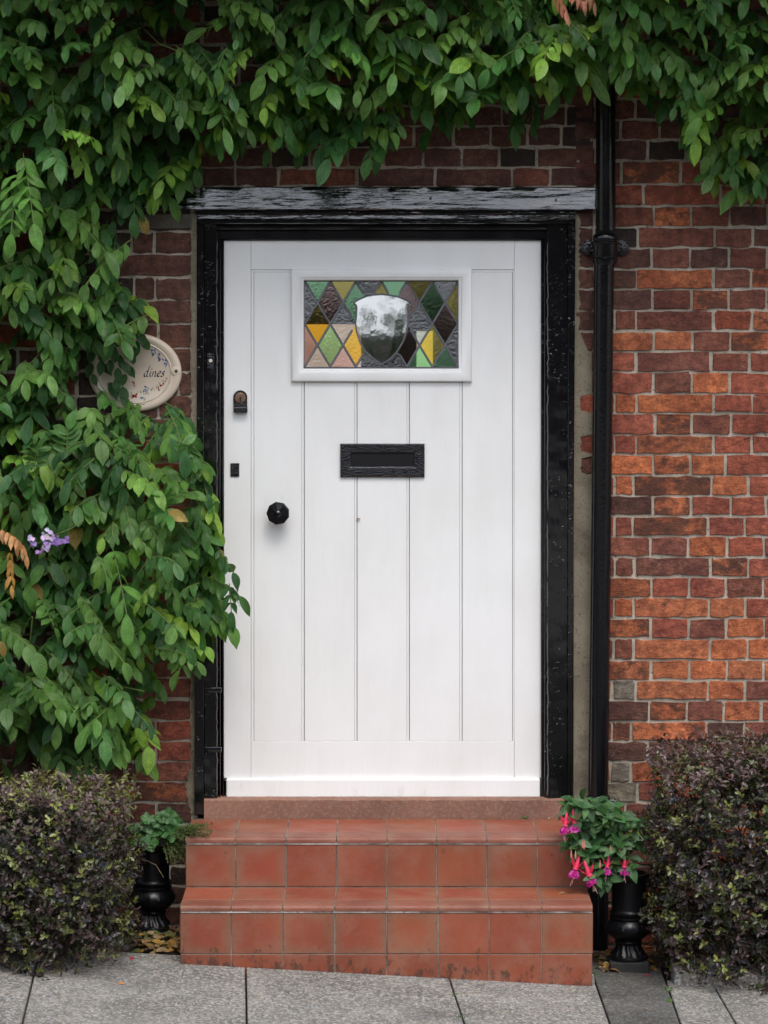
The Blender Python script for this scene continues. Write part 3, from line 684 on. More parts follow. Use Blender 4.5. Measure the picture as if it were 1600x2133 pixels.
def do_step(Xs, Yf, Yb, zt, ztile, zcut):
    for i in range(8):
        a, b_ = Xs[i]+g+random.uniform(-.0006, .0006), Xs[i+1]-g
        nosing(a, b_, Yf-.004, zt, .088)
        tile([(a, Yf-.004+.0905, zt), (b_, Yf-.004+.0905, zt), (b_, Yb-.002, zt), (a, Yb-.002, zt)], (0, 0, 1))
        tile([(a, Yf, ztile), (b_, Yf, ztile), (b_, Yf, zt-.0228), (a, Yf, zt-.0228)], (0, -1, 0))
        if zcut is not None:
            f = random.uniform(.8, 1.); col = (.27*f, .07*f, .035*f, .2)
            tile([(a, Yf, zcut), (b_, Yf, zcut), (b_, Yf, ztile-2*g), (a, Yf, ztile-2*g)], (0, -1, 0), col=col)
    # the sides of the steps
    for sgn, X in ((-1, Xs[0]), (1, Xs[-1])):
        ys_ = [Yf+.002, Yf+.15]; 
        tile([(X, ys_[0], ztile), (X, ys_[1], ztile), (X, ys_[1], zt-.0228), (X, ys_[0], zt-.0228)] if sgn > 0 else [(X, ys_[1], ztile), (X, ys_[0], ztile), (X, ys_[0], zt-.0228), (X, ys_[1], zt-.0228)], (sgn, 0, 0))
z1b = P(800, 1848, Y1).z+.002; z2b = P(800, 1986.5, Y2).z
do_step(X1, Y1, -.03, zt1, z1b, None); do_step(X2, Y2, Y1, zt2, z2b, -.12)
to = fromraw('tiles', TV, TF, stp, MTILE, True, TC, TL); to.data.set_sharp_from_angle(angle=R(35))
gb = MBd(); gb.box(X1[0]+.003, X1[-1]-.003, Y1+.0022, .04, -.1, zt1-.0022); gb.box(X2[0]+.003, X2[-1]-.003, Y2+.0022, Y1+.05, -.2, zt2-.0023); gb.build('grout', MGROUT, stp)
for Xs, Yf, zt in ((X1, Y1, zt1), (X2, Y2, zt2)):
    gw = MBd(); gw.box(Xs[0]+.004, Xs[-1]-.002, Yf-.0022, Yf+.003, zt-.0225, zt-.0169, .0008); gw.build('pale_grout_line', MGROUTW, stp)

# ------------------------------------------------------------------ downpipe
dp = thing('downpipe', P(1245, 2000, -.055), 'black cast iron downpipe running down the brick wall right of the door', 'drainpipe')
YP = -.052
m = MBd(); m.tube([P(1262, -420, YP), P(1262, 180, YP), P(1262, 480, YP)], .0305, 28); m.tube([P(1258.5, 535, YP), P(1256, 780, YP), P(1251.5, 1200, YP), P(1246, 1655, YP)], .0312, 28); m.tube([P(1246, 1690, YP), P(1247, 1990, YP)], .0312, 28)
m.build('pipe', MIRON, dp, True)
def collar(px, py0, py1, earL, earR, eary):
    m = MBd(); c0 = P(px, py1, YP); H = P(px, py0, YP).z-c0.z
    prof = [(.030, 0), (.0345, .0), (.0385, .12), (.040, .2), (.037, .24), (.0385, .27), (.0385, .62), (.041, .66), (.041, .72), (.036, .76), (.0375, .8), (.0375, .9), (.034, .97), (.030, 1)]
    m.lathe([(r, h*H) for r, h in prof], c0, 'Z', 32); o = m.build('socket', MIRON, dp, True)
    for ex in (earL, earR):
        e = MBd(); q = P(ex, eary, -.012); e.lathe([(.0235, .012), (.0235, -.002), (.018, -.006), (.0085, -.006), (.0085, -.013), (.003, -.015)], q, 'Y', 20, sx=1, sz=1.05)
        e.box(min(q.x, c0.x), max(q.x, c0.x), -.03, .0, q.z-.014, q.z+.014, .004); e.build('fixing_ear', MHAM, o, True)
collar(1260.5, 486, 552, 1226, 1294, 516); collar(1246.5, 1655, 1705, 1222, 1276, 1681)

# ------------------------------------------------------------------ house sign
YSg = -.012; sc_ = P(281, 776, YSg)
sg = thing('house_sign', sc_, 'oval cream ceramic house name plaque with painted flowers half hidden by leaves', 'sign')
RXs = (P(378, 776, YSg).x-P(183, 776, YSg).x)/2; RZs = (P(281, 694, YSg).z-P(281, 858, YSg).z)/2
m = MBd(); m.lathe([(1, .010), (1.0, .002), (.985, -.003), (.93, -.007), (.86, -.006), (.80, -.002), (.775, -.0035), (.76, -.001), (.745, 0.0), (.3, .0), (.02, 0)], sc_, 'Y', 72, None, RXs, RZs)
so = m.build('plaque', MCER, sg, True)
e = MBd(); q = P(367, 773, YSg-.003); e.lathe([(.017, .006), (.0155, -.0025), (.011, -.0045), (.0065, -.0045)], q, 'Y', 24); e.build('lug', MCER, sg, True)
e = MBd(); q = P(367, 773, YSg-.0076); e.lathe([(.005, 0), (.005, -.001), (.003, -.002)], q, 'Y', 12); e.build('screw', simple('screw', (.05, .03, .03), .4), sg, True)
def inkc(c): 
    k = 'ink_%d_%d_%d' % tuple(int(x*100) for x in c)
    return bpy.data.materials.get(k) or (lambda mm: mm)(simple(k, c, .25, .5, 0, 0, .1))
def ink(name, shapes, c, Y=YSg-.0006):
    V_, F_ = [], []
    if name != 'lettering':                        # the painted flowers are part of the plaque's own surface
        bm = bmesh.new(); bm.from_mesh(so.data); so.data.materials.append(inkc(c)); mi = len(so.data.materials)-1; off = wloc(sg)
        for sh in shapes: f = bm.faces.new([bm.verts.new(P(a, b_, Y)-off) for a, b_ in sh][::-1]); f.material_index = mi
        bm.to_mesh(so.data); bm.free(); return
    for sh in shapes:
        b0 = len(V_); V_ += [P(a, b_, Y) for a, b_ in sh]; F_.append(tuple(range(b0, b0+len(sh)))[::-1])
    return fromraw(name, V_, F_, so, inkc(c))
def blob(x, y, r, n=7, j=.35): return [(x+r*math.cos(2*math.pi*k/n)*random.uniform(1-j, 1), y+r*math.sin(2*math.pi*k/n)*random.uniform(1-j, 1)) for k in range(n)]
blue = []; 
for (x, y, L, w) in ((318, 727, 15, 6), (330, 735, 17, 6), (345, 722, 14, 6), (352, 731, 16, 5), (344, 747, 17, 6)):
    for k in range(20): t = random.random(); blue.append(blob(x+random.uniform(-w, w)*(1-t*.7)+t*2, y+t*L, 1.7))
ink('painted_wisteria', blue, (.10, .16, .36))
gr_ = []
def stroke(pts, w=1.2, ang=40):
    dx, dy = w*math.cos(R(ang))/2, -w*math.sin(R(ang))/2; out = []
    for (a, b_), (c, d) in zip(pts, pts[1:]):
        out.append([(a-dx, b_-dy), (a+dx, b_+dy), (c+dx, d+dy), (c-dx, d-dy)])
    return out
for k in range(14):
    x = 322+random.random()*26; y = 716+(x-322)*.9+random.uniform(-3, 3); gr_ += stroke([(x, y), (x+5, y+6), (x+9, y+13)], .9)
for k in range(70):
    t = R(random.uniform(25, 150)); x = 281+66*math.cos(t); y = 776+52*math.sin(t)-random.uniform(0, 9); gr_ += stroke([(x, y), (x+random.uniform(-2, 2), y-5)], .7)
ink('painted_stems', gr_, (.10, .13, .06), YSg-.0005)
red = []
for (x, y, r) in ((278, 796, 4.5), (280, 803, 3), (281, 823, 6.5), (276, 826, 5), (336, 804, 4), (331, 811, 4), (341, 800, 3), (347, 788, 2.5), (345, 794, 2.5), (240, 815, 4), (225, 800, 4)):
    for k in range(6): red.append(blob(x+random.uniform(-r, r)*.7, y+random.uniform(-r, r)*.6, r*.38))
ink('painted_poppies', red, (.42, .06, .04), YSg-.0007)
bl2 = [blob(x+random.uniform(-5, 5), y+random.uniform(-4, 4), 1.5) for x, y in ((303, 815), (297, 829), (306, 808), (255, 825)) for _ in range(9)]
ink('painted_cornflowers', bl2, (.07, .18, .34), YSg-.0008)
LT = {'d': [[(.75, 1.05), (.35, 1.0), (.08, .55), (.15, .08), (.4, .02), (.68, .35)], [(1.02, 2.0), (.85, 1.95), (.7, 1.0), (.6, .15), (.78, .02), (.92, .15)]],
      'i': [[(.1, .8), (.28, 1.0), (.2, .4), (.22, .08), (.4, .06)], [(.3, 1.5), (.4, 1.42)]],
      'n': [[(.08, .85), (.25, 1.), (.2, .5), (.12, 0)], [(.2, .5), (.5, .95), (.72, .95), (.7, .5), (.64, .12), (.78, .03), (.92, .15)]],
      'e': [[(.12, .5), (.6, .68), (.62, .95), (.4, 1.02), (.12, .6), (.12, .15), (.35, 0), (.68, .18)]],
      's': [[(.62, .92), (.4, 1.02), (.2, .8), (.42, .5), (.5, .2), (.3, 0), (.02, .1)]]}
x = 298.5; tx = []; XH = 11.0
for ch, adv in (('d', 1.0), ('i', .5), ('n', 1.0), ('e', .78), ('s', .7)):
    for s_ in LT[ch]: tx += stroke([(x+(a+b_*.18)*XH, 784.5-b_*XH) for a, b_ in s_], 3.1, 42)
    x += adv*XH
ink('lettering', tx, (.012, .014, .045), YSg-.0010)

# ------------------------------------------------------------------ foliage tools
def leaf_template(nl=6, width=.5, tip=1.0, fold=.10, curl=.14, wave=.0, shape='ovate'):
    V_, U_, F_ = [], [], []
    for i in range(nl+1):
        t = i/nl
        if shape == 'ovate': w = (math.sin(math.pi*t**.78)**.85)*(1-.28*t)
        elif shape == 'blunt': w = (t**.75)*(1-t**3.2)**.5*1.13 if t < .96 else .05
        elif shape == 'wist': w = (math.sin(math.pi*min(1, t*1.07)**.92)**.62)*(1 if t < .8 else (1-(t-.8)/.2*.75)) if t < .93 else .06
        elif shape == 'obov': w = math.sin(math.pi*t**1.25)**.75
        else: w = math.sin(math.pi*t)**.6
        if i == nl: w = 0.02
        if i == 0: w = .04
        w *= width/2
        for k, u in enumerate((-1, 0, 1)):
            V_.append((u*w, t, abs(u)*fold*w*2-curl*t*t+wave*math.sin(t*9+u*2)*abs(u))); U_.append((u, t, 0))
    for i in range(nl):
        for k in range(2): a = i*3+k; F_.append((a, a+1, a+4, a+3))
    return np.array(V_), np.array(F_), np.array(U_)
def scatter(name, tpl, O, A, Nn, L, C, parent, mat, wscale=None, curlv=None, tpl2=None, mixv=None):
    """leaf blades: O origins, A long axes, Nn approximate normals, L lengths, C colours"""
    V_, F_, U_ = tpl; O, A, Nn, L, C = (np.asarray(v, float) for v in (O, A, Nn, L, C)); n = len(O)
    A = A/np.linalg.norm(A, axis=1, keepdims=True); Nn = Nn-A*(A*Nn).sum(1, keepdims=True); Nn /= np.linalg.norm(Nn, axis=1, keepdims=True)+1e-9
    B = np.cross(A, Nn); w = np.ones(n) if wscale is None else np.asarray(wscale); cv = np.ones(n) if curlv is None else np.asarray(curlv)
    Vx = np.repeat(V_[None], n, 0)
    if tpl2 is not None: mv = np.asarray(mixv, float)[:, None, None]; Vx = Vx*(1-mv)+tpl2[0][None]*mv
    P_ = O[:, None]+L[:, None, None]*((Vx[:, :, 0, None]*w[:, None, None])*B[:, None]+Vx[:, :, 1, None]*A[:, None]+(Vx[:, :, 2, None]*cv[:, None, None])*Nn[:, None])
    nv = len(V_); FF = (F_[None]+(np.arange(n)*nv)[:, None, None]).reshape(-1, F_.shape[1])
    return fromraw(name, P_.reshape(-1, 3), FF, parent, mat, True, np.repeat(C, nv, 0), np.tile(U_, (n, 1)))
def ribbons(mb, pts, r): mb.tube(pts, r, 5)

# ------------------------------------------------------------------ wisteria
wi = thing('wisteria', P(60, 1990, -.2), 'green wisteria climbing the wall and arching over the white door', 'climbing plant')
def interp(tab, x): return float(np.interp(x, [a for a, _ in tab], [b for _, b in tab]))
BOT = [(-300, 700), (200, 700), (235, 425), (300, 415), (400, 425), (428, 340), (480, 350), (515, 340), (560, 300), (600, 300), (630, 345), (690, 350), (735, 330), (760, 300), (790, 355), (820, 300), (845, 240), (870, 190), (900, 240), (940, 275), (985, 235), (1050, 245), (1090, 205), (1135, 205), (1200, 220), (1240, 185), (1290, 195), (1345, 205), (1400, 235), (1440, 330), (1480, 385), (1550, 430), (1900, 440)]
RIGHT = [(380, 410), (430, 320), (445, 215), (500, 245), (545, 255), (600, 262), (640, 310), (690, 300), (705, 280), (725, 235), (745, 190), (760, 170), (800, 160), (845, 175), (868, 320), (880, 410), (940, 440), (1000, 452), (1050, 475), (1100, 478), (1150, 480), (1200, 492), (1260, 482), (1300, 475), (1340, 450), (1385, 425), (1400, 340), (1430, 300), (1450, 290), (1490, 325), (1560, 335), (1600, 340)]
LO, LA, LN, LL, LC, LW, LCv = [], [], [], [], [], [], []
rach = MBd()
def compound(px, py, Y, rdir, n=5, ll=.068, col=None, droop=.7, rl=None, youth=0., rach_vis=False, wsc=1., spread=.8, list_=None):
    """one pinnate leaf whose middle sits near the pixel"""
    r = Vector(rdir).normalized(); rl = rl or ll*.46*n; mid = P(px, py, Y); B0 = mid-r*rl*.55+Vector((0, 0, .028))
    side = r.cross(Vector((0, 0, 1)));  side = (side if side.length > .2 else Vector((1, 0, 0))).normalized()
    if col is None:
        q = random.random()
        base = (.037, .108, .025) if q < .45 else ((.026, .080, .024) if q < .65 else ((.064, .150, .028) if q < .9 else (.135, .245, .035)))
        f = random.uniform(.8, 1.2); col = tuple(v*f for v in base); h_ = random.uniform(.88, 1.12); col = (col[0]*h_, col[1], col[2])
        if youth: col = tuple(a*(1-youth)+b_*youth for a, b_ in zip(col, (.12, .22, .05)))
    L_ = list_ or (LO, LA, LN, LL, LC, LW, LCv)
    pts = []
    for i in range(n+1):
        t = (i+.6)/(n+.6); p = B0+r*rl*t+Vector((0, 0, -1))*rl*.25*t*t; pts.append(p)
        rr = (r+Vector((0, 0, -.5*t))).normalized()
        for sg_ in ((1, -1) if i < n else (0,)):
            l_ = ll*(1.0 if sg_ else 1.15)*random.uniform(.8, 1.15)*(.82 if i == 0 else 1)
            d = droop*random.uniform(.6, 1.35)
            a = rr*(.5 if sg_ else .9)+side*sg_*spread*random.uniform(.75, 1.2)+Vector((0, 0, -d))+Vector((random.gauss(0, .2), random.gauss(0, .2), random.gauss(0, .14)))
            nrm = Vector((random.gauss(0, .38)+sg_*side.x*.35, -.75+random.gauss(0, .3), .8+random.gauss(0, .3)))
            f = random.uniform(.82, 1.18)
            l_ *= .9 if droop > .5 else 1
            L_[0].append(p); L_[1].append(a); L_[2].append(nrm); L_[3].append(l_); L_[4].append([v*f*1.27 for v in col] if random.random() > .004 else [.24*f, .17*f, .045*f]); L_[5].append(random.uniform(.85, 1.15)*wsc); L_[6].append(random.uniform(.3, 1.8))
    if rach_vis: rach.tube([B0]+pts, .0015, 5)
def inmask(px, py):
    if py < 395 and px >= 200: return py < interp(BOT, px)-38
    if px < 300 or py > 380: return px < interp(RIGHT, py)-28 and py < 1592-.0*px
    return py < interp(BOT, px)-38
def rdir():
    q = random.random()
    if q < .6: return (random.gauss(0, .45), -.8, random.uniform(-.55, .25))
    return (random.choice((-1, 1))*random.uniform(.5, 1), -random.uniform(.2, .6), random.uniform(-.8, .1))
random.seed(21)
def gapf(px, py):   # a few thin places where the wall shows
    for (a, b_, r) in ((360, 45, 75), (430, 20, 60), (150, 740, 40), (35, 1600, 60), (250, 1400, 40), (310, 1400, 60), (330, 280, 40), (1470, 300, 40), (1500, 240, 30)):
        if (px-a)**2+(py-b_)**2 < r*r: return True
    return False
def depth(px, py):
    if py > 850 and px < 520:        # the bushy lower part leans out
        k = min(1, (py-850)/260)*min(1, max(.2, (1640-py)/200)); return -.07-(.10+.30*k)*(1 if px < 380 else max(.28, 1-(px-380)/150))
    if py < 450:
        k = min(1, max(0, (420-py)/300)); return -.08-.36*k-(.25*min(1, max(0, (20-py)/220)))  # unseen growth above the view bulges further, shaped to shade wall and door
    return -.07-.14
cnt = 0
for layer, nn, f0, f1 in (('in', 1650, .1, .55), ('out', 1850, .5, 1.05)):
    k = 0
    while k < nn:
        px = random.uniform(-330, 1930); py = random.uniform(-700, 1600)
        if not inmask(px, py): continue
        if layer == 'out' and gapf(px, py): continue
        if gapf(px, py) and random.random() < .8: continue
        k += 1; dd = depth(px, py); Y = -.035+dd*random.uniform(f0, f1)
        if 395 < px < 520 and py > 830: Y = -.06-random.random()*.12
        if px > 200 and 690 < py < 850: Y = -.05-random.random()*.05
        if (px < 200 and 1060 < py < 1250) or (1100 < px < 1280 and py < 60): Y = max(Y, -.17)
        compound(px, py, Y, rdir(), random.choice((3, 4, 5, 6, 6)), random.uniform(.042, .078), droop=random.choice((random.uniform(.1, .5), random.uniform(.5, 1.15), random.uniform(.5, 1.15))), youth=(random.uniform(.2, .6) if layer == 'out' and random.random() < .4 else 0), rach_vis=layer == 'out')
# hanging edge leaves traced along the lower outline
for px in range(420, 1600, 24):
    yb = interp(BOT, px); compound(px+random.uniform(-8, 8), yb-62, -.08-random.random()*.16, (random.gauss(0, .4), -.7, -.35), 3, .062, droop=1.0, rach_vis=True)
for (px, py) in ((1075, 262), (1078, 250), (1110, 235), (640, 300), (700, 300), (790, 315), (930, 235), (1500, 355), (1560, 385), (1585, 330), (1460, 300), (1350, 190), (390, 345), (350, 385), (290, 380), (215, 500), (240, 520)):
    compound(px, py, -.09, (random.gauss(0, .4), -.6, -.6), 3, .06, droop=1.1, rach_vis=True)
for py in range(470, 1600, 26):
    xr_ = interp(RIGHT, py); compound(xr_-48, py-20, -.07-random.random()*.08, (random.uniform(.2, .9), -.6, -.3), 3, .058, droop=.8, rach_vis=True)
# leaves over the sign
for (px, py, ang, l_) in ((292, 700, -70, .062), (270, 690, -88, .058), (248, 700, -95, .060), (300, 712, -50, .055), (226, 708, -100, .058), (205, 700, -105, .06), (285, 722, -95, .050), (262, 728, -80, .052), (238, 735, -92, .055), (214, 735, -100, .055), (192, 735, -100, .055), (252, 752, -85, .048), (276, 742, -75, .045), (230, 762, -80, .045), (262, 765, -50, .050), (210, 765, -95, .05), (186, 770, -110, .05), (272, 773, -62, .046), (246, 780, -88, .048), (258, 790, -95, .042), (196, 790, -75, .04), (244, 800, -100, .05), (236, 812, -60, .062), (258, 822, -70, .060), (262, 838, -60, .05), (222, 768, -60, .045)):
    a = R(ang+random.uniform(-12, 12)); L_ = .001*0+l_; q = P(px, py, -.045-random.random()*.03); ax = Vector((math.cos(a), -.35, math.sin(a)))
    f = random.uniform(.8, 1.15); LO.append(q-ax.normalized()*L_*.45); LA.append(ax); LN.append((random.gauss(0, .25), -1, .5)); LL.append(L_); LC.append([.030*f, .088*f, .026*f]); LW.append(1.15); LCv.append(random.uniform(.5, 1.5))
# feature sprays that stand out of the mass
for (px, py, d, n, l_, c, dr) in ((455, 215, (.25, -.35, -.9), 5, .066, (.10, .21, .06), .15), (290, 160, (-.5, -.6, -.15), 6, .062, (.10, .2, .06), .6), (60, 400, (.2, -.5, -.8), 6, .07, (.10, .22, .05), .3), (30, 430, (-.1, -.4, -.9), 5, .07, (.1, .23, .05), .2), (165, 290, (.9, -.4, 0), 5, .05, (.14, .28, .045), .5), (1180, 105, (.8, -.4, -.5), 5, .088, (.085, .17, .05), .5), (660, 100, (-.3, -.7, -.4), 5, .08, (.11, .22, .075), .8), (860, 95, (-.6, -.6, -.1), 5, .07, (.12, .24, .06), .8), (1400, 120, (.5, -.6, -.3), 6, .065, (.1, .21, .06), .7), (1560, 140, (.6, -.6, -.4), 5, .07, (.11, .23, .06), .8), (1340, 50, (-.6, -.6, 0), 6, .06, (.1, .2, .05), .7), (250, 1215, (.25, -.6, -.7), 5, .085, (.085, .2, .04), .6), (140, 930, (.05, -.1, 1), 4, .055, (.05, .13, .03), -.1), (265, 950, (-.3, -.3, .9), 3, .055, (.06, .15, .035), -.1), (375, 945, (.25, -.3, .9), 3, .055, (.07, .16, .045), -.1), (75, 965, (.1, -.2, .9), 4, .05, (.05, .13, .03), 0), (340, 1060, (.1, -.3, .9), 5, .045, (.06, .16, .035), 0), (470, 1180, (.6, -.2, -.7), 3, .055, (.03, .085, .03), .4), (480, 1260, (.1, -.2, -1), 3, .05, (.03, .085, .03), .3), (240, 1440, (.5, -.7, -.2), 4, .07, (.06, .15, .04), .9), (200, 1520, (.3, -.7, -.1), 5, .07, (.05, .14, .035), .9), (110, 330, (.3, -.8, -.1), 4, .075, (.05, .14, .04), .9), (700, 40, (.8, -.5, 0), 6, .06, (.09, .19, .05), .8), (1050, 30, (-.5, -.7, 0), 5, .062, (.07, .15, .035), .9)):
    compound(px, py, (-.34 if py < 420 else -.2) if px > 380 else -.42, d, n, l_, c, dr, rach_vis=True, spread=.95)
tw = leaf_template(7, .48, 1, .10, .18, .016, 'wist')
tb = leaf_template(7, .60, 1, .12, .22, .02, 'blunt')
mx_, cur = [], 0; prev = None
for c in LC:                                       # leaflets of one leaf share a shade, so they share a blade shape
    k = round(c[0]/max(c[1], 1e-6), 3)
    if k != prev or random.random() < .05: cur = 0. if random.random() < .4 else random.uniform(.25, .7); prev = k
    mx_.append(cur)
foli = scatter('foliage', tw, LO, LA, LN, LL, LC, wi, MLEAF, LW, LCv, tb, mx_)
rach.build('leaf_stalks', MSTEM, wi, True)
# bronze young leaves and a late flower raceme
yl = ([], [], [], [], [], [], [])
for (px, py, d, n, l_, c) in ((1165, 8, (.2, -.4, -.3), 4, .055, (.42, .17, .11)), (1195, -2, (.4, -.4, -.2), 4, .045, (.45, .2, .13)), (1228, 4, (.3, -.4, -.3), 3, .045, (.36, .18, .10)), (20, 1125, (.5, -.4, -.1), 5, .05, (.40, .2, .08)), (42, 1150, (.5, -.3, -.5), 3, .048, (.42, .22, .09)), (22, 1195, (.1, -.4, -.8), 4, .05, (.42, .23, .06))):
    compound(px, py, -.44 if px < 300 else -.42, d, n, l_, c, 1.5, wsc=.62, list_=yl)
scatter('young_leaves', tw, *yl[:5], wi, m_leaf('bronze_leaf', .45, .35, .6, .4, 0, (1.1, .9, .6)), yl[5], yl[6])
tp = leaf_template(4, .9, 1, .25, .25, 0, 'round'); O_, A_, N_, L_, C_ = [], [], [], [], []
for (px, py, s_, c) in ((67, 1122, 1.2, (.62, .52, .72)), (70, 1132, 1.1, (.40, .30, .68)), (91, 1118, 1.35, (.66, .58, .78)), (103, 1108, 1.1, (.7, .62, .8)), (94, 1131, 1., (.38, .24, .58)), (108, 1122, 1., (.6, .5, .72)), (112, 1131, 1., (.36, .22, .6)), (121, 1124, 1.1, (.45, .3, .66)), (126, 1131, .9, (.33, .18, .5)), (136, 1127, 1.1, (.36, .22, .58)), (100, 1138, 1., (.55, .45, .7)), (84, 1149, 1., (.42, .26, .55)), (96, 1144, .9, (.62, .5, .75)), (118, 1134, .8, (.36, .2, .55))):
    q = P(px, py, -.44)
    for k in range(4):
        O_.append(q+Vector((random.gauss(0, .002), random.gauss(0, .002), .004))); A_.append((random.gauss(0, .7), -.5+random.gauss(0, .3), (.6 if k == 0 else -.8))); N_.append((random.gauss(0, .3), -1, .3)); L_.append(.014*s_*random.uniform(.8, 1.15)); C_.append([v*random.uniform(.9, 1.1) for v in c])
rc = scatter('flower_raceme', tp, O_, A_, N_, L_, C_, wi, MPETAL)
m = MBd(); m.tube([P(35, 1168, -.42), P(60, 1142, -.43), P(105, 1118, -.43), P(150, 1100, -.42), P(174, 1083, -.40)], .0013, 6); m.build('stalk', MSTEM, rc, True); m = MBd(); m.tube([P(20, 1380, -.2), P(60, 1290, -.4), P(67, 1285, -.43)], .0016, 6); m.build('stalk', MSTEM, rc, True)
# woody stems
tr = MBd()
tr.tube([P(60, 1990, -.12), P(75, 1800, -.09), P(40, 1600, -.11), P(90, 1400, -.07), P(60, 1150, -.1), P(110, 900, -.07), P(80, 650, -.09), P(130, 400, -.06), P(100, 100, -.1), P(150, -200, -.08)], [.032, .03, .027, .024, .022, .02, .018, .018, .016, .012], 12)
tr.tube([P(95, 1985, -.14), P(45, 1820, -.15), P(80, 1620, -.06), P(50, 1420, -.12), P(120, 1180, -.05)], [.018, .017, .015, .012, .009], 8)
tr.build('trunk', MBARK, wi, True)
for pts, r in (([(130, 400), (260, 250), (520, 180), (800, 120), (1100, 140), (1400, 90), (1750, 120)], .011), ([(100, 100), (400, 60), (700, 20), (1000, 60), (1500, 20), (1800, 40)], .010), ([(60, 1150), (180, 1080), (330, 1100), (440, 1150)], .007), ([(40, 1590), (120, 1565), (230, 1578), (300, 1530)], .006), ([(90, 1400), (200, 1370), (300, 1385), (400, 1360)], .005), ([(110, 900), (200, 860), (280, 870)], .005), ([(80, 650), (180, 620), (260, 640), (300, 690)], .005), ([(1400, 90), (1480, 220), (1560, 330), (1590, 400)], .005), ([(200, 1600), (240, 1545), (300, 1500)], .004)):
    b_ = MBd(); n = len(pts); b_.tube([P(a+random.uniform(-6, 6), c+random.uniform(-6, 6), -.035-.03*random.random()) for a, c in pts], [r*(1-.5*i/n) for i in range(n)], 8); b_.build('branch', MBARK, wi, True)
for (a, b2, c) in (((50, 1420), (62, 1340), (68, 1285)), ((150, 1460), (230, 1425), (300, 1440)), ((410, 1130), (350, 1060), (330, 1010)), ((300, 60), (330, 90), (430, 130)), ((520, 130), (600, 60), (620, 10))):
    b_ = MBd(); b_.tube([P(*a, -.25), P(*b2, -.33), P(*c, -.36)], .0018, 6); b_.build('shoot', MSTEM, wi, True)

# ------------------------------------------------------------------ clipped hedges
def hedge(name, x0, x1, y0, y1, z1, label, seed, yell):
    random.seed(seed); lr = np.random.default_rng(seed)
    cx, cy = (x0+x1)/2, (y0+y1)/2; zb = GZ(cx); h = thing(name, (cx, cy, zb), label, 'shrub', 'clipped purple leaved shrubs')
    hx, hy, hz = (x1-x0)/2, (y1-y0)/2, (z1-zb)/2; cz = zb+hz; O_, A_, N_, L_, C_ = [], [], [], [], []
    n = int(33000*(hx*hz+hy*hz+hx*hy)*4/1.1)
    def surf():
        d = lr.normal(size=3); d /= np.linalg.norm(d); p = 7.0
        k = (abs(d[0])**p+abs(d[1])**p+abs(d[2])**p)**(-1/p); return d*k
    m = 0
    for i in range(int(n*.30)):
        u = surf(); 
        if u[1] > .75 or u[2] < -.97: continue
        bump_ = .016*math.sin(u[0]*hx*17+u[2]*9+seed)+.014*math.sin(u[1]*hy*23+u[0]*hx*11)+.012*math.sin(u[2]*hz*31+u[0]*7)
        inn = random.random()**1.8*.19
        if inn < .03 and math.sin(u[0]*hx*29+1.3*seed)*math.sin(u[2]*hz*25+u[1]*hy*21) > .72: inn += .06
        q = Vector((cx+u[0]*(hx-inn+bump_), cy+u[1]*(hy-inn+bump_), cz+u[2]*(hz-inn*.8+bump_)))
        o = Vector((u[0]**3, u[1]**3, u[2]**3+.35)).normalized(); sd_ = (o+Vector(lr.normal(size=3))*.45).normalized()
        t = random.random(); outer = inn < .05
        if t < .44: c = (.052, .033, .031)
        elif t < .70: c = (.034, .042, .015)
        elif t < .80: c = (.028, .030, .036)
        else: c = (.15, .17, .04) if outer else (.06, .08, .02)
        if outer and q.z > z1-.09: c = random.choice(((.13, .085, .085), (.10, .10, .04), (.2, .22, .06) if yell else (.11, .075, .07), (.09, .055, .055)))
        if not outer: c = tuple(v*.8 for v in c)  # inner leaves coloured darker to deepen the shade inside
        f = random.uniform(.75, 1.3); nl = random.choice((4, 5, 6))
        a1 = sd_.cross(Vector((.3, .2, 1))).normalized(); a2 = sd_.cross(a1)
        for k in range(nl):
            an = k*2.4+random.random(); el_ = random.uniform(.35, 1.1); ax = sd_*el_+(a1*math.cos(an)+a2*math.sin(an))
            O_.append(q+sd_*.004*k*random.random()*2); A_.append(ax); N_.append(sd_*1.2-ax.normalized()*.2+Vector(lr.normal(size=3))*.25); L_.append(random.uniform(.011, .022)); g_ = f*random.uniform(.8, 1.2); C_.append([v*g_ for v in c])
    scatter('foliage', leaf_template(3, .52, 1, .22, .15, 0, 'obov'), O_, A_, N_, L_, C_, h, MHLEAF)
    tw_ = MBd()
    for i in range(90):
        u = surf(); u[2] = abs(u[2])*.9 if random.random() < .6 else u[2]
        e = Vector((cx+u[0]*(hx-.03), cy+u[1]*(hy-.03), cz+u[2]*(hz-.03))); s0 = Vector((cx+random.gauss(0, hx*.35), cy+random.gauss(0, hy*.3), zb))
        mid = s0.lerp(e, .5)+Vector((random.gauss(0, .03), random.gauss(0, .03), .03)); tw_.tube([s0, mid, e], [.004, .0025, .0012], 5)
    tw_.build('twigs', MBARK, h, True); return h
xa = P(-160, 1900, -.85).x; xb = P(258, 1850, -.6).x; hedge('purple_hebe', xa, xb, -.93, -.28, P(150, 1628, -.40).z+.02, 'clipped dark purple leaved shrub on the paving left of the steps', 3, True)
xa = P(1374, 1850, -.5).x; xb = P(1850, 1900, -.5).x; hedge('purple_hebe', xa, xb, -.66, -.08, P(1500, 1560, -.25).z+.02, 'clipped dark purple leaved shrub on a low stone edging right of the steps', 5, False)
kb = MBd(); xa = P(1402, 2040, -.52).x
kb.hexa([G(xa, -.56, -.02), G(2.2, -.56, -.02), G(2.2, -.56, .045), G(xa, -.56, .045), G(xa, -.44, -.02), G(2.2, -.44, -.02), G(2.2, -.44, .045), G(xa, -.44, .045)], .006, 2)
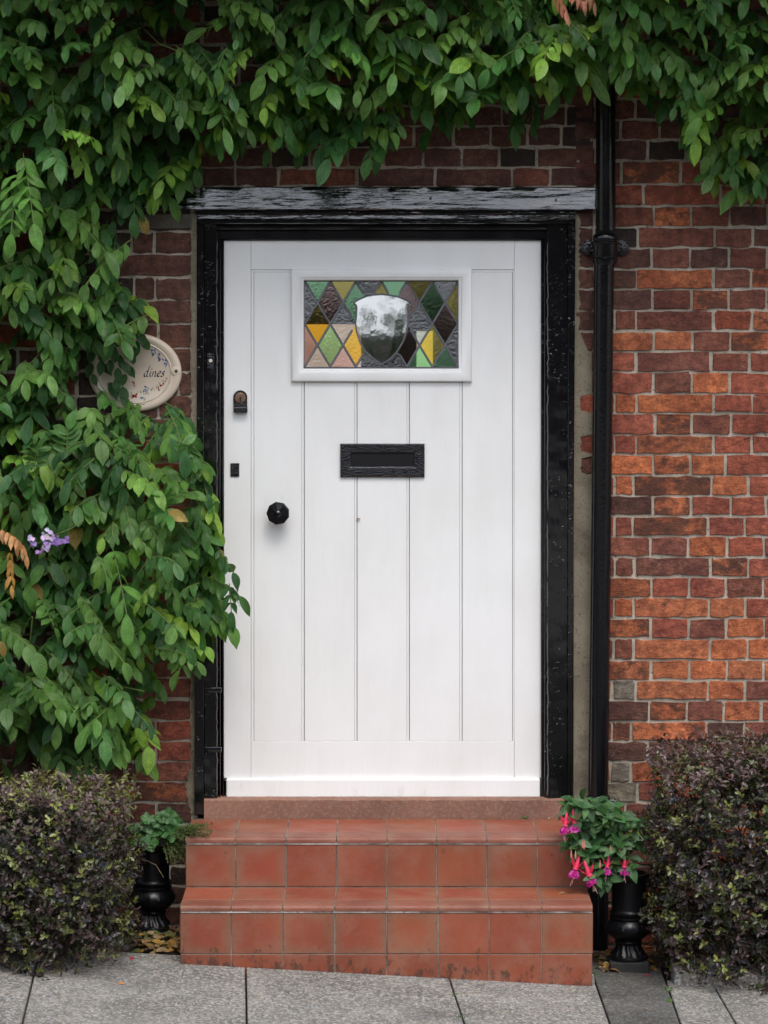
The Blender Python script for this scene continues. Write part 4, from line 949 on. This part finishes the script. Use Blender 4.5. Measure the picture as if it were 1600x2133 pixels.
tag(kb.build('stone_edging', MSLAB), 'low weathered stone edging at the foot of the shrub at far right', 'edging')

# ------------------------------------------------------------------ urns
def urn(px, ytop, Y, label, plinth):
    k = 1/ (F/(Y-CAMY)); c = P(px, ytop+184, Y); u = thing('urn_planter', c, label, 'planter', 'black cast urn planters beside the steps')
    prof = [(20, 0), (40, 0), (41, 3), (40, 7), (37, 9), (36, 12), (31, 18), (27, 25), (25, 32), (28, 35), (29, 38), (27, 41), (31, 45), (39, 51), (45, 59), (48, 68), (46, 76), (41, 83), (38, 86), (41, 89), (41, 92), (37, 94), (40, 97), (41, 101), (37, 104), (36, 108), (36, 135), (38, 165), (39, 172), (42, 175), (43, 180), (41, 184), (37, 184), (35, 178), (34, 172), (4, 170)]
    def mod(j, t):
        if 5 <= j <= 8: return 1+.07*math.sin(t*14+j*.9)
        if 12 <= j <= 15: return 1+.03*abs(math.sin(t*9))
        return 1
    m = MBd(); m.lathe([(r*k, h*k) for r, h in prof], c, 'Z', 84, mod); m.build('bowl', MPOT, u, True)
    p = MBd(); w = 41*k; p.box(c.x-w, c.x+w, c.y-w, c.y+w, GZ(c.x)-.02, c.z-.0005, .003, 2); p.build('plinth', MPOT if plinth == 0 else simple('dark_plinth', (.03, .03, .03), .7, .3, 60, .002), u)
    s_ = MBd(); s_.lathe([(31*k, 171*k), (31*k, 174*k), (10*k, 178*k)], c, 'Z', 24); s_.build('soil', MSOIL, u, True); return u, c
YU1 = PG(319, 1940).y; uL, cL = urn(318, 1751, -.2, 'black urn planter of geranium between the left shrub and the steps', 1)
uR, cR = urn(1309, 1813, -.36, 'black urn planter of pink fuchsia between the right shrub and the steps', 1)

# ------------------------------------------------------------------ fuchsia
random.seed(5)
fu = thing('fuchsia', P(1300, 1815, -.36), 'trailing fuchsia with pink and purple hanging flowers in the right urn', 'plant')
O_, A_, N_, L_, C_ = [], [], [], [], []; fs = MBd(); root = P(1306, 1812, -.36)
poly = [(1172, 1668), (1215, 1658), (1262, 1672), (1310, 1700), (1330, 1715), (1332, 1760), (1322, 1780), (1320, 1812), (1280, 1822), (1245, 1850), (1222, 1800), (1190, 1770), (1182, 1745), (1215, 1722), (1190, 1700)]
def inpoly(x, y, pl):
    r = False
    for i in range(len(pl)):
        (x1, y1), (x2, y2) = pl[i], pl[(i+1) % len(pl)]
        if (y1 > y) != (y2 > y) and x < (x2-x1)*(y-y1)/(y2-y1)+x1: r = not r
    return r
k = 0
while k < 125:
    px, py = random.uniform(1170, 1335), random.uniform(1655, 1840)
    if not inpoly(px, py, poly): continue
    k += 1; q = P(px, py, -.36-random.random()*.12)
    if k % 5 == 0: mid = root.lerp(q, .5)+Vector((0, 0, .05)); fs.tube([root, mid, q], [.0025, .002, .0012], 5)
    f = random.uniform(.75, 1.3); a0 = random.random()*3
    for j in range(random.choice((4, 5, 6))):
        an = a0+j*2.1; O_.append(q+Vector((0, -.003*j, 0))); A_.append((math.cos(an), -.45, math.sin(an)*.8-.25)); N_.append((random.gauss(0, .3), -.9, .8)); L_.append(random.uniform(.026, .050)*(.8 if j > 3 else 1))
        g_ = f*random.uniform(.85, 1.15); c = (.038, .112, .030) if j < 4 else (.08, .17, .045); C_.append([v*g_ for v in c])
scatter('foliage', leaf_template(5, .6, 1, .1, .14, .008), O_, A_, N_, L_, C_, fu, MFLEAF)
fs.build('stems', simple('fuchsia_stem', (.12, .07, .04), .6), fu, True)
MPINK = simple('fuchsia_tube', (.72, .05, .13), .4, .4, 0, 0, .2, 60)
def fuchsia_flower(px, py, s_, tilt=0., Y=-.48):
    c = P(px, py, Y); k = .00185*s_
    def W_(x, y, z): ct, st_ = math.cos(tilt), math.sin(tilt); return c+Vector((x*ct+z*st_, y, -x*st_+z*ct))*k
    m = MBd(); m.tube([W_(0, 0, 22), W_(0, 0, 18), W_(0, 0, 12), W_(0, 0, 5), W_(0, 0, 1)], [.8*k, 2.2*k, 2.6*k, 3.6*k, 4.4*k], 10); fo = m.build('flower', MPINK, fu, True)
    m = MBd(); m.tube([W_(0, 0, 22), W_(.5, 0, 30), W_(1, 2, 40)], .5*k, 5)
    m.build('flower_stalk', MSTEM, fo, True)
    o, a, nn, L2, C2 = [], [], [], [], []
    for j in range(4):
        an = j*math.pi/2+.6; d = W_(math.cos(an), math.sin(an)*.8, .45)-W_(0, 0, 0); o.append(W_(0, 0, 2)); a.append(d); nn.append(Vector((0, 0, 1))+d.normalized()*.1); L2.append(17*k); C2.append((.78, .06, .12))
    scatter('sepals', leaf_template(5, .36, 1, .2, -.45, 0, 'ovate'), o, a, nn, L2, C2, fo, MPETAL)
    o, a, nn, L2, C2 = [], [], [], [], []
    for j in range(8):
        an = j*math.pi/4; d = W_(math.cos(an)*.42, math.sin(an)*.42, -1)-W_(0, 0, 0); out = W_(math.cos(an), math.sin(an), .2)-W_(0, 0, 0); o.append(W_(math.cos(an)*1.5, math.sin(an)*1.5, 1)); a.append(d); nn.append(out); L2.append(14*k*random.uniform(.85, 1.1)); C2.append((.50, .02, .25) if j % 3 else (.6, .08, .42))
    scatter('petals', leaf_template(4, 1.05, 1, -.1, -.1, 0, 'round'), o, a, nn, L2, C2, fo, MPETAL)
    m = MBd()
    for j in range(4): m.tube([W_(0, 0, -6), W_(random.uniform(-2, 2), -1, -20-4*(j == 0))], .35*k, 4)
    m.build('stamens', simple('stamen', (.7, .35, .35), .5), fo)
for a in ((1178, 1722, 1.05, .1), (1197, 1716, 1.1, -.1), (1199, 1812, 1.15, .25), (1229, 1826, 1.25, -.35), (1265, 1808, .95, .15), (1301, 1808, 1., 0)): fuchsia_flower(*a)
for (a, b_) in ((1190, 1778), (1199, 1780), (1214, 1758), (1217, 1760), (1250, 1800), (1272, 1770), (1291, 1766)):
    m = MBd(); q = P(a, b_, -.49); m.tube([q+Vector((0, 0, .012)), q, q-Vector((0, 0, .008)), q-Vector((0, 0, .014))], [.0007, .0022, .003, .0008], 8); m.build('flower_bud', simple('bud_pink', (.6, .22, .16), .5), fu, True)

# ------------------------------------------------------------------ geranium and stonecrop in the left urn
ge = thing('geranium', P(312, 1752, -.2), 'broad lobed green geranium leaves in the left urn', 'plant'); O_, A_, N_, L_, C_ = [], [], [], [], []
def lobed():
    V_, U_ = [(0, .35, 0)], [(0, .3, 0)]; n = 30
    for i in range(n):
        t = -math.pi/2+2*math.pi*(i+.5)/n*.93+.25; r = .5*(1+.16*math.sin(t*5+.4)+.05*math.sin(t*15)); x, y = r*math.cos(t), .38+r*math.sin(t)
        V_.append((x, y, .08*math.sin(t*5)+.10*r)); U_.append((math.cos(t), .5+.5*math.sin(t), 0))
    return np.array(V_), np.array([(0, i+1, (i+1) % n+1) for i in range(n)]), np.array(U_)
gst = MBd(); rt = P(314, 1756, -.2)
for (px, py) in [(302, 1712), (285, 1722), (312, 1725), (290, 1738), (322, 1735), (306, 1745), (275, 1730), (333, 1722), (298, 1700), (350, 1700), (362, 1712), (345, 1690), (372, 1704), (325, 1748), (318, 1706), (355, 1722), (335, 1705), (282, 1745), (340, 1738), (365, 1695)]:
    q = P(px+random.uniform(-3, 3), py, -.27-random.random()*.06); gst.tube([rt, rt.lerp(q, .5)+Vector((0, 0, .015)), q], .0016, 5)
    an = random.uniform(0, 6.28); O_.append(q); A_.append((math.cos(an)*.6, -.2, math.sin(an)*.5-.5)); N_.append((random.gauss(0, .35), -1, .75)); L_.append(random.uniform(.036, .055)); f = random.uniform(.8, 1.2); C_.append((.042*f, .125*f, .028*f))
scatter('foliage', lobed(), O_, A_, N_, L_, C_, ge, MFLEAF); gst.build('stems', MSTEM, ge, True)
sdm = thing('stonecrop', P(350, 1752, -.2), 'fine leaved trailing stonecrop spilling from the left urn over the step edge', 'plant')
O_, A_, N_, L_, C_ = [], [], [], [], []; gst = MBd()
for i in range(95):
    t = random.random(); br = random.random() < .55
    if br: e = (random.uniform(375, 445), random.uniform(1715, 1752)); yy = -.34
    else: e = (random.uniform(348, 402), random.uniform(1760, 1805)); yy = -.30
    rt = P(338+random.uniform(-8, 20), 1738, -.26); q = P(e[0], e[1], yy-random.random()*.05); mid = rt.lerp(q, .5)+Vector((0, -.02, .018)); pts = [rt.lerp(mid, s/5).lerp(mid.lerp(q, s/5), s/5) for s in range(6)]
    gst.tube(pts, .0008, 4)
    for s in range(34):
        u = random.random()**.7; k = min(4, int(u*5)); p = pts[k].lerp(pts[k+1], u*5-k); O_.append(p); A_.append((random.gauss(0, 1), random.gauss(0, 1), random.gauss(0, 1))); N_.append((random.gauss(0, .5), -1, .6)); L_.append(random.uniform(.005, .010)); f = random.uniform(.6, 1.3); C_.append((.055*f, .088*f, .018*f))
scatter('foliage', leaf_template(2, .35, 1, .1, .1), O_, A_, N_, L_, C_, sdm, MFLEAF); gst.build('stems', MSTEM, sdm, True)
m = MBd(); m.tube([P(278, 1740, -.32), P(292, 1765, -.33), P(303, 1782, -.31)], .0007, 5); m.tube([P(304, 1792, -.3), P(325, 1802, -.31), P(341, 1828, -.3)], .0008, 5); m.build('dry_tendril', simple('dry_stem', (.3, .22, .12), .7), ge, True)

# ------------------------------------------------------------------ fallen leaves and weeds
random.seed(9)
def litter(name, pts, label, n, region):
    O_, A_, N_, L_, C_ = [], [], [], [], []
    for i in range(n):
        px, py = random.uniform(region[0], region[2]), random.uniform(region[1], region[3]); q = PG(px, py)+Vector((0, 0, random.uniform(.001, .016)))
        an = random.random()*6.28; O_.append(q); A_.append((math.cos(an), math.sin(an), random.uniform(-.1, .3))); N_.append((random.gauss(0, .5), random.gauss(0, .5)-.3, 1)); L_.append(random.uniform(.02, .05)); C_.append(random.choice(((.20, .12, .055), (.28, .2, .1), (.12, .07, .04), (.3, .17, .04), (.09, .1, .03), (.23, .16, .09))))
    o = scatter(name, leaf_template(4, .6, 1, .2, .3, .03), O_, A_, N_, L_, C_, None, MDRY); return tag(o, label, 'leaves', None, 'stuff')
litter('leaf_litter', None, 'heap of dry brown leaves at the foot of the left urn', 130, (292, 1944, 372, 1986))
litter('leaf_litter', None, 'scatter of dry yellow leaves around the base of the right urn', 60, (1238, 1985, 1372, 2024))
LFT = leaf_template(6, .55, 1, .18, .22, .03)
def fallen(px, py, l_, c, label, on=None, h=.003):
    q = PG(px, py)+Vector((0, 0, h)) if on is None else on; an = random.random()*6.28
    o = scatter('fallen_leaf', LFT, [(0, 0, 0)], [(math.cos(an), math.sin(an)*.7, .05)], [(0.1, -.35, 1)], [l_], [c], None, MDRY); o.location = q
    return tag(o, label, 'fallen leaf', 'fallen leaves on the paving and steps')
fallen(245, 2050, .022, (.5, .22, .07), 'small orange fallen leaf on the paving beside the left shrub')
fallen(320, 1962, .05, (.34, .25, .15), 'large pale tan fallen leaf on top of the heap by the left urn', h=.024)
fallen(280, 1997, .022, (.5, .02, .05), 'crimson petal fallen on the paving just right of the left shrub')
fallen(1005, 2053, .016, (.42, .3, .2), 'tiny tan fallen leaf on the paving below the middle of the steps')
fallen(1349, 2105, .018, (.36, .22, .13), 'small brown fallen leaf on the dark drain slab')
fallen(1262, 2012, .045, (.36, .22, .08), 'curled ochre fallen leaf left of the right urn plinth')
fallen(1325, 2022, .05, (.38, .23, .07), 'ochre fallen leaf in front of the right urn plinth')
fallen(1343, 2033, .015, (.45, .02, .04), 'small red fallen petal on the dark slab by the right urn')
fallen(470, 2047, .011, (.08, .05, .03), 'dark speck of leaf on the paving left of the slab joint')
fallen(0, 0, .022, (.3, .17, .09), 'small dry leaf lying on the lower step tread at right', P(1178, 1862, Y1-.11)+Vector((0, 0, .002)))
fallen(0, 0, .018, (.34, .24, .12), 'dry curled leaf on the upper step beneath the threshold at right', P(1144, 1706, -.045)+Vector((0, 0, .004)))
o = scatter('stuck_leaf', LFT, [(0, 0, 0)], [(1, -.3, .25)], [(0, -1, .6)], [.014], [(.25, .2, .16)], None, MDRY); o.location = P(742, 1082, YD-.001)
tag(o, 'tiny dry leaf caught in the joint of the door planks', 'fallen leaf')
def weed(px, py, n, s_, label, on=None):
    q = PG(px, py) if on is None else on; O_, A_, N_, L_, C_ = [], [], [], [], []
    for i in range(n): O_.append((random.gauss(0, .006), random.gauss(0, .012), 0)); A_.append((random.gauss(0, .6), random.gauss(0, .6), .8)); N_.append((0, -1, .5)); L_.append(random.uniform(.006, .014)*s_); f = random.uniform(.7, 1.3); C_.append((.06*f, .12*f, .025*f))
    o = scatter('weed', leaf_template(3, .45), O_, A_, N_, L_, C_, None, MFLEAF); o.location = q; tag(o, label, 'weed', 'small weeds in the paving joints')
weed(1392, 2062, 16, 1., 'small green weed in the joint at the back end of the drain slab, right side')
weed(1394, 2085, 22, .9, 'green weed halfway along the right joint of the drain slab'); weed(1238, 2030, 14, .7, 'small weed at the bottom right corner of the steps')
weed(948, 2072, 14, .5, 'mossy tuft in the slab joint below the steps, middle'); weed(962, 2118, 18, .6, 'mossy tuft in the slab joint nearest the bottom edge')
weed(0, 0, 14, .8, 'tiny green tuft growing where the threshold meets the upper step', P(1096, 1704, -.034))

# ------------------------------------------------------------------ across the street (seen only in reflections)
MOB = simple('far_brick', (.10, .05, .035), .85, .2, 8, .01, .3, 4); MROOF = simple('far_roof', (.045, .036, .033), .8, .2, 6, .02, .3, 3)
def far_house(x0, x1, y0, y1, ze, zr, label):
    h = thing('opposite_house', ((x0+x1)/2, y1, 0), label, 'house'); m = MBd(); m.box(x0, x1, y0, y1, -2, ze); m.build('wall', MOB, h); ym = (y0+y1)/2
    m = MBd(); b = bmesh.new(); v = [b.verts.new(q) for q in ((x0-.2, y1+.3, ze-.1), (x1+.2, y1+.3, ze-.1), (x1+.2, y0-.3, ze-.1), (x0-.2, y0-.3, ze-.1), (x0-.2, ym, zr), (x1+.2, ym, zr))]
    for f in ((0, 1, 5, 4), (2, 3, 4, 5), (1, 2, 5), (3, 0, 4), (3, 2, 1, 0)): b.faces.new([v[i] for i in f])
    m.merge(b); m.build('roof', MROOF, h)
    k = x0+.8
    while k < x1-1.2:
        for wz in ((.8, 3.4) if ze > 4.5 else (.8,)):
            m = MBd(); m.box(k, k+1, y1-.02, y1+.05, wz, wz+1.2); m.build('window', simple('far_pane', (.03, .03, .035), .1, .6), h)
        k += 2.4
    return h
far_house(-26, -4.2, -33, -27, 6.3, 8.9, 'long brick terrace across the street mirrored in the door glass, left one')
far_house(-4.0, 3.3, -32, -27, 3.9, 5.9, 'low brick cottage across the street between the taller terraces')
far_house(3.5, 26, -33, -27, 6.3, 8.9, 'long brick terrace across the street mirrored in the door glass, right one')
random.seed(33)
for (tx_, ty_, hgt, rr, lab) in ((1.9, -20, 6.8, 2.2, 'leafy tree across the street mirrored in the door glass, nearer one'), (-5.5, -23, 8, 3, 'tall tree across the street standing before the opposite house')):
    t_ = thing('street_tree', (tx_, ty_, GZ(tx_)), lab, 'tree'); m = MBd(); z0 = GZ(tx_)
    m.tube([(tx_, ty_, z0), (tx_+.1, ty_, z0+2), (tx_-.1, ty_, z0+hgt*.7)], [.22, .17, .07], 10); ends = []
    for i in range(34):
        a_ = random.random()*6.28; h0 = z0+random.uniform(1.4, hgt*.6); e = Vector((tx_+math.cos(a_)*rr*random.uniform(.5, 1), ty_+math.sin(a_)*rr*random.uniform(.5, 1), h0+random.uniform(.3, 2.2))); ends.append(e); m.tube([(tx_, ty_, h0), Vector((tx_, ty_, h0)).lerp(e, .5)+Vector((0, 0, .15)), e], [.06, .035, .012], 6)
    m.build('trunk', MBARK, t_, True); O_, A_, N_, L_, C_ = [], [], [], [], []
    for e in ends:
        for i in range(125): q = e+Vector((random.gauss(0, .33), random.gauss(0, .33), random.gauss(0, .26))); O_.append(q); A_.append((random.gauss(0, 1), random.gauss(0, 1), random.gauss(0, 1)-.4)); N_.append((random.gauss(0, 1), random.gauss(0, 1), 1)); L_.append(random.uniform(.08, .15)); f = random.uniform(.7, 1.3); C_.append((.022*f, .045*f, .015*f))
    scatter('crown', leaf_template(3, .6), O_, A_, N_, L_, C_, t_, MFLEAF)
